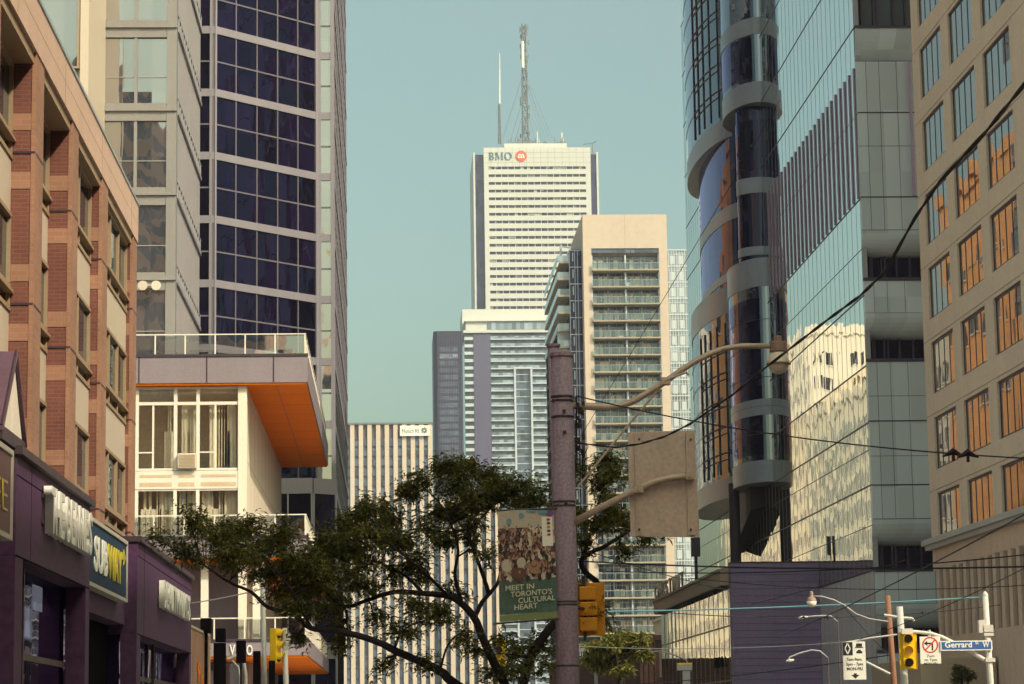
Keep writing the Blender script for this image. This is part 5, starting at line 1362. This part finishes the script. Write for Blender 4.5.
# prohibition sign
p0, p1 = at(920.5, 664, YS-.1), at(940, 636.5, YS-.1)
ns = thing('prohibition_sign', 'white no left turn sign with a red ring, hung beside the traffic light', 'sign', (p0.x, YS-.1, p0.z))
m = MB(); m.box(p0.x, p1.x, YS-.12, YS-.09, p0.z, p1.z); m.build('plate', 'sign_face', ns, bevel=.01)
c_ = at(930, 645, YS-.1); R0 = .255
def ring(m, c, r0, r1, y, n=36):
    for q in range(n):
        a0, a1 = 2*math.pi*q/n, 2*math.pi*(q+1)/n; P = lambda a, r: (c.x+r*math.cos(a), y, c.z+r*math.sin(a))
        m.poly([P(a0, r0), P(a0, r1), P(a1, r1), P(a1, r0)][::-1])
def stroke(m, c, pts, w, y):
    for (ax, az), (bx, bz) in zip(pts[:-1], pts[1:]):
        L = math.hypot(bx-ax, bz-az); nx, nz = -(bz-az)/L*w/2, (bx-ax)/L*w/2
        m.poly([(c.x+ax+nx, y, c.z+az+nz), (c.x+ax-nx, y, c.z+az-nz), (c.x+bx-nx, y, c.z+bz-nz), (c.x+bx+nx, y, c.z+bz+nz)])
m = MB(); stroke(m, c_, [(.07, -.17), (.07, .05), (-.1, .05)], .05, YS-.123); m.poly([(c_.x-.09, YS-.123, c_.z+.13), (c_.x-.2, YS-.123, c_.z+.05), (c_.x-.09, YS-.123, c_.z-.03)]); m.build('arrow', 'sign_black', ns)
m = MB(); ring(m, c_, R0*.82, R0, YS-.125); stroke(m, c_, [(-.16, -.16), (.16, .16)], .045, YS-.126); m.build('red_ring', 'sign_red', ns)
for i, (s, wd) in enumerate((('7am', .24), ('to 7pm', .4), ('MON-FRI', .42))):
    text('letters', s, (c_.x-wd/2, YS-.123, c_.z-.38-.12*i), u_, 'sign_black', .11, .002, .001, width=wd, parent=ns)
# lane sign
p0, p1 = at(843.5, 680, YS), at(865, 641.5, YS)
ls = thing('lane_sign', 'white reserved lane sign with a black diamond square and a down arrow', 'sign', (p0.x, YS, p0.z))
m = MB(); m.box(p0.x, p1.x, YS-.02, YS+.01, p0.z, p1.z); m.build('plate', 'sign_face', ls, bevel=.01)
W_ = p1.x-p0.x; H_ = p1.z-p0.z
m = MB(); y = YS-.0225
m.box(p0.x+.01, p0.x+W_*.44, y, y+.002, p1.z-H_*.36, p1.z-.01)
m.box(p0.x+W_*.6, p0.x+W_*.86, y, y+.002, p1.z-H_*.14, p1.z-H_*.05); m.box(p0.x+W_*.56, p0.x+W_*.9, y, y+.002, p1.z-H_*.17, p1.z-H_*.145)
m.box(p0.x+W_*.6, p0.x+W_*.86, y, y+.002, p1.z-H_*.31, p1.z-H_*.25); m.box(p0.x+W_*.66, p0.x+W_*.8, y, y+.002, p1.z-H_*.249, p1.z-H_*.215)
cx_ = p0.x+W_*.52; m.poly([(cx_-.13, y, p0.z+H_*.13), (cx_, y, p0.z+H_*.03), (cx_+.13, y, p0.z+H_*.13)]); m.box(cx_-.045, cx_+.045, y, y+.002, p0.z+H_*.13, p0.z+H_*.17)
m.build('symbols', 'sign_black', ls)
m = MB(); c_ = Vector((p0.x+W_*.22, 0, p1.z-H_*.18)); stroke(m, c_, [(-.08, 0), (0, .17), (.08, 0), (0, -.17), (-.08, 0)], .035, y-.002); m.build('diamond', 'sign_face', ls)
for i, (s, wd) in enumerate((('7am-9am,', .5), ('3pm - 7pm', .54), ('MON-FRI', .5))):
    text('letters', s, (p0.x+(W_-wd)/2, y, p0.z+H_*(.5-.125*i)), u_, 'sign_black', .13, .002, .003, width=wd, parent=ls)
m = MB(); m.tube([at(843, 643, YS+.03), at(870, 638, YS+.03), at(897, 634.5, YS+.03)], .03, 6); m.tube([at(866, 662, YS+.03), at(890, 674, YS+.03)], .045, 6); m.build('hanger', 'pole_grey', ls)
pole('utility_pole', 'brown rusty topped pole between the lane sign and the yellow traffic light', 887.5, 595.5, 894, 684, YS+2, .1, 'pole_rust')
t, bt, tp = pole('utility_pole', 'pale grey pole standing behind the yellow traffic light', 899.5, 606.5, 904.5, 684, YS+1, .12, 'pole_grey')
m = MB(); m.tube([at(884, 615, YS+1), at(900, 617.5, YS+1), at(912, 618.5, YS+1), at(914, 621, YS+1)], .05, 6); m.build('cross_arm', 'pole_grey', t)
# lamps over the far street
def far_lamp(label, pts, Y, head, r=.05, k_=1.):
    c_ = at(head[0], head[1], Y); t = thing('street_lamp', label, 'street lamp', (at(*pts[-1], Y).x, Y, 0))
    P = [at(p[0], p[1], Y) for p in pts]
    m = MB(); m.tube(P, r, 8); m.build('arm', 'mullion_grey', t, smooth=True)
    m = MB(); m.lathe(c_, [(.1*k_, -.28*k_), (.2*k_, -.2*k_), (.24*k_, -.02*k_)], 16); m.build('globe', 'lamp_globe', t, smooth=True)
    m = MB(); m.lathe(c_, [(.24*k_, -.018*k_), (.2*k_, .12*k_), (.1*k_, .2*k_), (.08*k_, .42*k_), (.05*k_, .45*k_)], 16); m.build('housing', 'lamp_body', t)
    return t
far_lamp('white globe street lamp on a curved arm in front of the violet pavilion', [(812, 596), (822, 596.5), (834, 600), (844, 605), (856, 614), (870, 619), (888, 621.5)], 79.9, (811.5, 601), .026, .7)
def cobra(label, pts, Y, head, r=.05):
    P = [at(p[0], p[1], Y) for p in pts]; t = thing('street_lamp', label, 'street lamp', (P[-1].x, Y, 0))
    m = MB(); m.tube(P, r, 8); ao = m.build('arm', 'mullion_grey', t, smooth=True); m = MB(); m.tube([P[-1], (P[-1].x, Y, .1)], r*.8, 10); m.build('post', 'siding_dark', t, smooth=True)
    a, b = at(head[0], head[1], Y), at(head[2], head[3], Y)
    m = MB(); m.tube([a, a.lerp(b, .4), b], [r*.9, r*2.4, r*1.4], 8); m.build('head', 'pole_grey', t)
cobra('thin white lamp arm low against the violet pavilion', [(787, 661), (790, 657), (800, 653), (812, 650), (820, 651), (828, 658)], 100, (786, 661, 794, 660), .03)
cobra('short white lamp arm beneath the globe lamp', [(800, 617.5), (815, 616), (830, 615.5), (838, 622)], 100, (798, 618, 808, 617), .03)
cobra('white lamp arm in front of the old red brick house', [(645, 649), (651, 652), (660, 651), (675, 655), (686, 660), (691, 672)], 120, (644, 648, 648, 650), .035)
c_ = at(684.5, 665, 118); t = thing('street_fixture', 'grey post with a flat yellow topped box before the rippled glass', 'post', (c_.x, 118, 0)); 
m = MB(); m.box(c_.x-.35, c_.x+.35, 117.9, 118.2, c_.z-.25, c_.z+.02); m.box(c_.x-.1, c_.x+.25, 117.95, 118.1, .1, c_.z-.25); m.build('post', 'mullion_grey', t)
m = MB(); m.box(c_.x-.35, c_.x+.35, 117.9, 118.2, c_.z+.025, c_.z+.1); m.build('cap', 'signal_yellow', t)
# ---- left corner: black posts, white pole, sign backs
YL_ = 77.5
for (x0, x1, v0, lb_, bx) in ((213.5, 225.5, 643, 'widest of the black posts beside the tan sign panel', (215.5, 225.3, 628.3, 642)), (229, 228.5, 642, '', None), (236, 245.5, 640.5, 'short black box hanging in front of the white letters', None), (253, 260.3, 651, 'black post to the left of the white signal pole', None), (268.7, 274.8, 660.5, 'shortest black post just left of the yellow traffic light', None)):
    if not lb_: continue
    a, b = at(x0, v0, YL_), at(x1, v0, YL_)
    t = thing('black_post', lb_, 'post', ((a.x+b.x)/2, YL_, .13), 'black posts at the left corner')
    m = MB()
    if x0 == 236: m.box(a.x, b.x, YL_, YL_+.3, at(x0, 663, YL_).z, a.z); m.box((a.x+b.x)/2-.03, (a.x+b.x)/2+.03, YL_+.1, YL_+.16, .13, at(x0, 663, YL_).z)
    else: m.box(a.x, b.x, YL_, YL_+.3, .13, a.z)
    m.build('body', 'black_post', t, bevel=.02)
    if bx:
        a, b = at(bx[0], bx[3], YL_), at(bx[1], bx[2], YL_); m = MB(); m.box(a.x, b.x, YL_-.02, YL_+.3, a.z, b.z); m.build('head', 'black_post', t, bevel=.02)
a, b = at(200.3, 633, 73), at(211.3, 618, 73)
t = thing('black_post', 'black box head rising behind the tan sign panel', 'post', ((a.x+b.x)/2, 73, .13), 'black posts at the left corner')
m = MB(); m.box(a.x, b.x, 73, 73.3, a.z, b.z); m.build('head', 'black_post', t, bevel=.02); m = MB(); m.tube([((a.x+b.x)/2, 73.15, .13), ((a.x+b.x)/2, 73.15, a.z)], .05, 8); m.build('shaft', 'black_post', t)
t, bt, tp = pole('signal_pole', 'pale grey pole under the tree left of the yellow side on traffic light', 262.5, 560, 264.5, 684, YS, .075, 'pole_grey')
t, bt, tp = pole('signal_pole', 'cream pole carrying the side on yellow traffic light', 284.5, 628, 286, 684, YS, .085, 'pole_white')
m = MB(); p = at(287, 641, YS); m.box(p.x-.05, p.x+.12, YS-.1, YS-.07, p.z-.25, p.z+.25); m.build('sign_plate', 'pole_white', t)
# white arched kiosk frame between the black posts
kx0, kx1 = at(229.5, 660, 80).x, at(246, 660, 80).x; zz = at(238, 656, 80).z
t = thing('kiosk', 'small pale kiosk with a curved white frame between the black posts', 'kiosk', ((kx0+kx1)/2, 80.6, .1))
m = MB(); m.box(kx0, kx1-.2, 80, 81.4, .1, zz-.25); m.build('body', 'slab_grey', t, bevel=.04)
m = MB()
pts = [(kx0-.05, zz-.1), (kx0+.2, zz), (kx1-.25, zz-.05), (kx1-.05, zz-.25), (kx1, zz-.6), (kx1, .1)]
m.tube([(p[0], 79.95, p[1]) for p in pts], .05, 8); m.tube([(p[0]-.18, 79.9, p[1]-.1) for p in pts[2:]], .03, 6); m.build('frame', 'pole_white', t)
# billboard strip low behind the pole
p0, p1 = at(566, 652, 150), at(602, 636, 150)
t = thing('billboard', 'low green and white billboard strip just right of the lamp pole foot', 'billboard', ((p0.x+p1.x)/2, 150, 0))
m = MB(); m.box(p0.x, p1.x, 150, 150.3, p0.z, p1.z); m.build('panel', 'sign_white', t)
m = MB(); m.box(p0.x+.1, p1.x-.1, 149.97, 149.998, p0.z+(p1.z-p0.z)*.55, p1.z-.05); m.build('green_band', 'banner_green', t)
m = MB(); m.box(p0.x+1.6, p0.x+1.95, 149.95, 149.969, p0.z+.3, p1.z-.2); m.build('red_mark', 'sign_red', t)
m = MB(); m.box(p0.x+.3, p0.x+.5, 150.1, 150.25, 0, p0.z); m.box(p1.x-.5, p1.x-.3, 150.1, 150.25, 0, p0.z); m.build('leg', 'mullion_grey', t)
m = MB(); p0, p1 = at(560, 660, 200), at(640, 656, 200); m.box(p0.x, p1.x, 200, 214, 0, p0.z); tag(m.build('low_shop', 'brick_old'), 'low dark brick shop behind the small street tree', 'building')
# ---- overhead wires
def sagline(a, b, sag, n=18): return [a.lerp(b, i/n)-Vector((0, 0, sag*4*(i/n)*(1-i/n))) for i in range(n+1)]
def wire(label, a, b, sag, r, mat='wire_black', ins=None):
    pts = sagline(a, b, sag); m = MB(); m.tube(pts, r, 6)
    o = tag(m.build('overhead_wire', mat), label, 'wire', 'overhead wires')
    if ins:
        m = MB()
        for f_ in ins:
            p = a.lerp(b, f_)-Vector((0, 0, sag*4*f_*(1-f_))); m.tube([p+Vector((-.12, 0, -.03)), p+Vector((-.05, 0, .0)), p+Vector((0, 0, .03)), p+Vector((.05, 0, 0)), p+Vector((.12, 0, -.03))], [.008, .025, .04, .025, .008], 8); m.box(p.x-.015, p.x+.015, p.y-.015, p.y+.015, p.z-.08, p.z)
        m.build('insulator', mat, o)
    return o
# twisted service cable, traced as points that fall back from the near right to the pole
cab = [(1060, 40, 13), (1024, 85, 14), (985, 133, 15.5), (940, 181, 17), (915, 218, 18.2), (885, 272, 19.8), (860, 296, 21), (830, 318, 22.2), (800, 341, 23.5), (760, 372, 25.2), (735, 393, 26.3), (715, 407, 27.2), (690, 424, 28.3), (665, 436.5, 29.5), (640, 444, 30.7), (615, 447.5, 31.8), (578, 443, 32.9)]
P = [at(*c) for c in cab]; m = MB(); strands = [[], []]
rr = random.Random(2)
n = 0
dense = []
for i in range(len(P)-1):
    for q in range(6): dense.append(P[i].lerp(P[i+1], q/6))
dense.append(P[-1])
for i, p in enumerate(dense):
    for s in (0, 1):
        w_ = i*.9+s*math.pi; strands[s].append(p+Vector((math.cos(w_)*.007, 0, math.sin(w_)*.007)))
for s in strands: m.tube(s, .0085, 6)
tag(m.build('overhead_wire', 'wire_black'), 'thick twisted black service cable sagging from the upper right down to the lamp pole', 'wire', 'overhead wires')
wire('wire from the lamp pole to the right edge with a pair of black insulators', at(577, 396, 33), at(1040, 459, 26), .14, .009, ins=(.845, .872))
wire('pale blue span wire low across the right half', at(560, 612, 90), at(985, 597, YS), .1, .028, 'wire_blue')
wire('dark horizontal wire crossing the top edge of the violet pavilion', at(560, 560, 60), at(1050, 566, 50), .12, .02)
wire('second dark wire just under the top edge of the violet pavilion', at(600, 571, 62), at(1050, 552, 52), .2, .015)
wire('slanting wire rising to the right across the beige office base', at(780, 636, 80), at(1040, 506, 40), .1, .014)
wire('thin wire with four black insulators below the pale blue wire', at(660, 612, 84), at(1000, 605, 84), .3, .016, ins=(.42, .49, .7, .77))
wire('thin wire passing in front of the canopy and the pavilion', at(570, 545, 60), at(790, 602, 80), .15, .012)
wire('lower wire across the pavilion toward the lane sign', at(640, 684, 100), at(890, 655, 82), .1, .02)
wire('low pale wire across the pavilion at lamp arm height', at(560, 645, 100), at(860, 641, 82), .2, .014, 'pole_grey')
wire('faint wire from the lane sign up to the beige office base', at(845, 644, 80), at(1040, 560, 60), .15, .012)
wire('wire rising left from the lane sign across the glass tower foot', at(752, 604, 80), at(905, 560, 60), .05, .012)
wire('thin wire over the pale podium balcony at the left', at(192, 603, 79), at(330, 568, 60), .1, .018, 'pole_white')
wire('thin wire from the rusty pole down to the right', at(838, 600, 80), at(893, 660, 80), .02, .014)
wire('fine wire past the mirrored tower above the pale blue one', at(690, 578, 70), at(1030, 585, 60), .2, .011)
wire('faint diagonal wire in front of the mirrored tower and curved bays', at(560, 470, 40), at(780, 100, 40), .05, .006)

# ================================================================ TREES
leafmat('leaf_locust', (.05, .055, .016), (.15, .145, .035), .35)
leafmat('leaf_light', (.11, .115, .028), (.27, .25, .055), .4)
pm('bark', (.02, .012, .016), .9, .3, 4, bump=.4)
def frond(m, p, d, L, w, rr):
    """a short feathered leaf: three narrow folded blades along a drooping stem"""
    s = d.cross(Vector((0, 0, 1)))
    if s.length < 1e-3: s = Vector((1, 0, 0))
    s.normalize(); u = s.cross(d).normalized()
    i = len(m.v)
    e = p+d*L+Vector((0, 0, -L*.25)); mid = p+d*L*.5
    tw_ = u*rr.uniform(-.6, .6)
    a = (s+tw_).normalized()*w
    m.v += [tuple(p), tuple(mid+a), tuple(e), tuple(mid-a)]; m.f.append((i, i+1, i+2, i+3)); m.m.append(0)
def rv(rr): 
    while True:
        v = Vector((rr.uniform(-1, 1), rr.uniform(-1, 1), rr.uniform(-1, 1)))
        if .05 < v.length < 1: return v.normalized()
def tree(name, label, base, limbs, clusters, Y, leaf, leaf_light, seed, r0, k_leaf=1., L=(.1, .2)):
    rr = random.Random(seed)
    t = thing(name, label, 'tree', base)
    tr = MB(); nodes = []
    for pts, ra, rb in limbs:
        P = [Vector(p) for p in pts]
        # smooth (Catmull-Rom) with a little wander
        Q = []
        for i in range(len(P)-1):
            p0, p1, p2, p3 = P[max(0, i-1)], P[i], P[i+1], P[min(len(P)-1, i+2)]
            for q in range(6):
                f_ = q/6; Q.append(.5*((2*p1)+(p2-p0)*f_+(2*p0-5*p1+4*p2-p3)*f_*f_+(3*p1-p0-3*p2+p3)*f_**3)+rv(rr)*rb*.25)
        Q.append(P[-1]); n = len(Q)
        tr.tube(Q, [ra+(rb-ra)*i/(n-1) for i in range(n)], 8)
        nodes += [(q, ra+(rb-ra)*i/(n-1)) for i, q in enumerate(Q)]
    lf = MB(); l2 = MB()
    base_nodes = list(nodes)
    for px, v, rx, ry, cnt in clusters:
        c = at(px, v, Y+rr.uniform(-1.3, 1.3)); k = Y/FPX; RX, RY = rx*k, ry*k
        # branchlet from the nearest limb
        q, rq = min(base_nodes, key=lambda a: (a[0]-c).length+.15*max(0, a[0].z-c.z))
        mid = q.lerp(c, .55)+rv(rr)*.12*(c-q).length+Vector((0, 0, .05*(c-q).length))
        rt = min(rq*.6, .012+.008*(c-q).length)
        cur = [q, q.lerp(mid, .5)+rv(rr)*.04, mid, mid.lerp(c, .5)+rv(rr)*.05, c]
        tr.tube(cur, [rt, rt*.85, rt*.7, rt*.5, .006], 6)
        ntw = max(4, int(cnt*.7))
        for j in range(ntw):
            st = cur[2].lerp(c, rr.random()) if rr.random() < .7 else q.lerp(mid, rr.random())
            o = rv(rr)*rr.uniform(.5, 1.25); e = c+Vector((o.x*RX, o.y*RX*1.2, o.z*RY*1.1))
            mm_ = st.lerp(e, .5)+rv(rr)*.06+Vector((0, 0, .03))
            tr.tube([st, mm_, e], [.008, .006, .003], 4, cap=False)
            d0 = (e-st)
            for s in range(int(26*k_leaf)):
                f_ = rr.uniform(.2, 1.08); p = st.lerp(mm_, f_*2) if f_ < .5 else mm_.lerp(e, f_*2-1)
                p = p+rv(rr)*rr.uniform(.0, .2)
                for z in range(rr.choice((1, 2, 2, 3))):
                    d = (rv(rr)+Vector((0, 0, -.06))+d0.normalized()*.4); d.z *= .45; d.normalize()
                    frond(l2 if rr.random() < .4 else lf, p, d, rr.uniform(*L), L[1]*rr.uniform(.08, .16), rr)
    tr.build('trunk', 'bark', t, smooth=True); lf.build('crown', leaf, t); l2.build('crown', leaf_light, t)
    return t
YT = 38
def tp_(px, v, dy=0.): return at(px, v, YT+dy)
root = tp_(503, 760); root.z = .1
fork = tp_(508, 715)
limbs = [
 ([root, (root.x+.02, YT, .9), fork], .2, .15),
 ([fork, tp_(506, 688), tp_(494, 663, -.1), tp_(483.5, 640, -.15), tp_(474.5, 618, -.2), tp_(462, 604, -.2), tp_(448, 596, -.2), tp_(423, 593.5, -.1), tp_(394, 592, 0), tp_(368, 600, .2), tp_(345, 607, .3), tp_(330, 596, .4), tp_(310, 575, .5)], .1, .018),
 ([fork, tp_(521, 688, .2), tp_(532, 655, .2), tp_(547, 632, .3), tp_(560, 617, .4), tp_(574, 604, .5), tp_(590, 592, .5), tp_(597, 583, .5), tp_(586, 573, .5), tp_(581, 561, .5), tp_(590, 553, .5), tp_(607, 545, .6), tp_(626, 533, .7), tp_(640, 520, .8), tp_(655, 512, 1)], .105, .022),
 ([tp_(497, 722, 0), tp_(475, 697, -.3), tp_(451, 681, -.6), tp_(440, 671, -.7), tp_(416, 660, -.8), tp_(394, 650, -.9), tp_(375, 641, -1), tp_(340, 631, -1), tp_(311, 628, -.9), tp_(293, 614, -.8), tp_(268, 607, -.7), tp_(251, 592, -.6), tp_(229, 582, -.5), tp_(205, 566, -.4)], .105, .02),
 ([tp_(474.5, 618, -.2), tp_(481, 604), tp_(489, 594, .1), tp_(498, 582, .2), tp_(503, 560, .4), tp_(510, 535, .6), tp_(520, 510, .8), tp_(532, 492, 1)], .05, .014),
 ([tp_(489, 594, .1), tp_(483, 575, .0), tp_(476, 556, -.1), tp_(468, 530, 0), tp_(474, 505, .1), tp_(470, 483, .2), tp_(460, 468, .3)], .045, .014),
 ([tp_(462, 604, -.2), tp_(455, 575, -.4), tp_(458, 548, -.5), tp_(449, 520, -.5), tp_(437, 500, -.4), tp_(420, 485, -.3)], .04, .012),
 ([tp_(448, 596, -.2), tp_(425, 573, -.6), tp_(405, 556, -.8), tp_(385, 540, -.8), tp_(372, 520, -.8)], .035, .012),
 ([tp_(423, 593, -.1), tp_(408, 578, .5), tp_(385, 565, .7), tp_(355, 556, .8), tp_(330, 545, .8), tp_(300, 540, .8)], .035, .012),
 ([tp_(311, 628, -.9), tp_(296, 600, -1), tp_(280, 575, -1.1), tp_(255, 550, -1.1), tp_(225, 540, -1), tp_(196, 528, -1)], .04, .011),
 ([tp_(394, 650, -.9), tp_(402, 632, -1.1), tp_(420, 622, -1.2), tp_(440, 626, -1.3)], .03, .01),
 ([tp_(581, 561, .5), tp_(590, 535, .3), tp_(598, 505, .2), tp_(606, 478, .2), tp_(608, 455, .2)], .04, .012),
 ([tp_(440, 671, -.7), tp_(448, 645, -1), tp_(462, 634, -1.1), tp_(470, 652, -1.2)], .025, .01),
 ([tp_(468, 530), tp_(487, 512, .3), tp_(500, 495, .4), tp_(507, 478, .5)], .028, .01),
]
clusters = [(190, 517, 16, 10, 14), (205, 526, 12, 10, 10), (166, 541, 20, 9, 12), (185, 552, 16, 8, 10), (222, 536, 20, 11, 16), (250, 527, 18, 11, 16), (232, 558, 28, 13, 26), (262, 548, 26, 14, 26), (286, 535, 24, 12, 22), (270, 572, 28, 13, 26), (300, 562, 30, 15, 32), (322, 545, 26, 14, 26), (330, 572, 26, 12, 24), (345, 528, 18, 12, 16), (352, 552, 24, 14, 26), (370, 538, 20, 12, 18), (372, 508, 16, 10, 14), (362, 520, 14, 9, 12), (390, 523, 18, 12, 18), (400, 545, 26, 12, 24), (406, 497, 16, 11, 18), (388, 508, 14, 10, 14), (420, 482, 12, 7, 10), (434, 518, 20, 12, 20), (447, 465, 18, 8, 18), (466, 472, 18, 10, 20), (455, 487, 18, 12, 20), (487, 478, 18, 12, 22), (483, 497, 18, 12, 20), (505, 490, 16, 12, 18), (523, 484, 16, 10, 18), (538, 497, 14, 10, 14), (520, 503, 14, 8, 10), (452, 510, 16, 10, 12), (428, 532, 18, 9, 12), (415, 558, 22, 9, 12), (440, 545, 16, 8, 9), (470, 525, 14, 10, 9), (395, 572, 24, 8, 10), (356, 580, 22, 10, 14), (310, 590, 26, 12, 22), (338, 600, 22, 9, 14), (280, 596, 20, 10, 14), (300, 612, 18, 8, 10), (440, 618, 22, 10, 14), (418, 614, 14, 8, 8), (402, 634, 22, 9, 12), (378, 622, 18, 8, 9), (460, 640, 16, 10, 8), (345, 650, 14, 8, 6), (490, 560, 12, 10, 5), (510, 655, 16, 14, 10), (538, 650, 16, 16, 12), (495, 675, 20, 9, 10), (545, 672, 12, 10, 7), (604, 462, 12, 12, 12), (618, 478, 12, 10, 10), (598, 485, 12, 12, 10), (610, 505, 14, 10, 12), (596, 527, 16, 10, 14), (615, 522, 16, 9, 12), (640, 530, 14, 6, 7), (660, 528, 12, 5, 6), (592, 610, 16, 8, 12), (602, 622, 12, 6, 7), (584, 592, 10, 8, 6), (575, 520, 10, 12, 8), (700, 500, 5, 7, 3), (425, 662, 18, 7, 7), (380, 668, 16, 6, 5), (430, 575, 26, 12, 9), (455, 590, 16, 12, 6), (380, 590, 24, 8, 8), (345, 630, 20, 8, 7), (410, 605, 20, 8, 6), (325, 615, 16, 7, 7), (295, 640, 14, 6, 4), (475, 650, 14, 10, 7), (520, 672, 14, 9, 8), (505, 640, 10, 10, 6), (365, 565, 22, 9, 10), (470, 545, 14, 10, 6), (548, 610, 8, 8, 4), (585, 545, 12, 8, 6), (622, 555, 14, 5, 6), (650, 540, 12, 5, 5), (632, 462, 10, 8, 7), (582, 470, 8, 10, 6)]
clusters = [c for c in clusters if c[0] < 690]
tree('locust_tree', 'large spreading honey locust with dark crooked limbs behind the banner', root, [(p_, a_*.78, b_*.8) for p_, a_, b_ in limbs], clusters, YT, 'leaf_locust', 'leaf_light', 5, .2, 1.4, (.055, .125))
# small street tree beyond the crossing
Y2 = 104
b3 = at(622, 700, Y2); b3.z = .1
sp_ = lambda px, v, dy=0.: at(px, v, Y2+dy)
tree('street_tree', 'small light green street tree right of the lamp pole foot', b3, [([b3, sp_(620, 684), sp_(618, 668), sp_(616, 655)], .13, .06), ([sp_(618, 668), sp_(608, 656, .5), sp_(600, 648, .6)], .05, .02), ([sp_(618, 665), sp_(630, 652, -.5), sp_(640, 645, -.6)], .05, .02)],
     [(600, 647, 14, 6, 12), (615, 640, 14, 7, 14), (630, 637, 14, 6, 12), (643, 643, 12, 6, 10), (610, 655, 14, 6, 10), (632, 652, 14, 6, 10), (592, 660, 12, 5, 8), (645, 655, 8, 5, 6), (600, 668, 14, 6, 8), (625, 668, 12, 5, 6)], Y2, 'leaf_light', 'leaf_light', 9, .1, 1.6, (.18, .4))
Y3 = 104; b4 = at(962, 700, Y3); b4.z = .1
tree('street_tree', 'small dark shrub like tree at the foot of the beige office block', b4, [([b4, at(962, 684, Y3), at(962, 672, Y3)], .07, .03)], [(960, 672, 6, 6, 8), (966, 676, 6, 5, 7), (956, 680, 6, 5, 6)], Y3, 'leaf_locust', 'leaf_locust', 12, .1, 1.2, (.15, .3))

# ================================================================ LIGHT, AIR, RENDER
SUN_AZ, SUN_EL = R_(140), R_(42)                     # azimuth clockwise from +Y (down the street)
sd = Vector((math.sin(SUN_AZ)*math.cos(SUN_EL), math.cos(SUN_AZ)*math.cos(SUN_EL), math.sin(SUN_EL)))
sl = bpy.data.lights.new('sun', 'SUN'); sl.energy = 2.0; sl.angle = R_(.5); sl.color = (1, .87, .68)
so = bpy.data.objects.new('sun', sl); COL.objects.link(so); so.location = sd*100; so.rotation_euler = (-sd).to_track_quat('-Z', 'Y').to_euler()
wd = bpy.data.worlds.new('World'); scene.world = wd; wd.use_nodes = True; t = wd.node_tree; t.nodes.clear()
sky = t.nodes.new('ShaderNodeTexSky'); sky.sky_type = 'NISHITA'; sky.sun_disc = False; sky.sun_elevation = SUN_EL; sky.sun_rotation = SUN_AZ
sky.air_density = 1.0; sky.dust_density = 5.5; sky.ozone_density = 1.0; sky.altitude = 80
tn = t.nodes.new('ShaderNodeMix'); tn.data_type = 'RGBA'; tn.blend_type = 'MULTIPLY'; tn.inputs[0].default_value = 1.0
tn.inputs[7].default_value = (.89, 1.0, .7, 1)
bg = t.nodes.new('ShaderNodeBackground'); bg.inputs['Strength'].default_value = .112; wo_ = t.nodes.new('ShaderNodeOutputWorld')
t.links.new(sky.outputs[0], tn.inputs[6]); t.links.new(tn.outputs[2], bg.inputs[0]); t.links.new(bg.outputs[0], wo_.inputs[0])
vs = scene.view_settings; vs.view_transform = 'Standard'; vs.look = 'None'; vs.gamma = 1; vs.exposure = 1.02; vs.use_curve_mapping = False
scene.render.engine = 'CYCLES'; cy = scene.cycles
cy.max_bounces = 8; cy.diffuse_bounces = 4; cy.glossy_bounces = 5; cy.transparent_max_bounces = 12; cy.transmission_bounces = 2; cy.caustics_reflective = False; cy.caustics_refractive = False
cy.use_denoising = True; cy.sample_clamp_indirect = 6
# ---- air: far towers fade a little
hz = MB(); hz.box(-420, 420, -260, 1400, -1, 420)
hm, ht, ho = nt('haze'); pv_ = node(ht, 'ShaderNodeVolumePrincipled', Color=(.82, .86, 1, 1), Density=.00024, Anisotropy=.2); ht.links.new(pv_.outputs[0], ho.inputs['Volume']); MATS['haze'] = hm
o = hz.build('haze', 'haze'); o['kind'] = 'stuff'; o['label'] = 'faint pale haze over the far towers'; o['category'] = 'haze'
cy.volume_bounces = 0
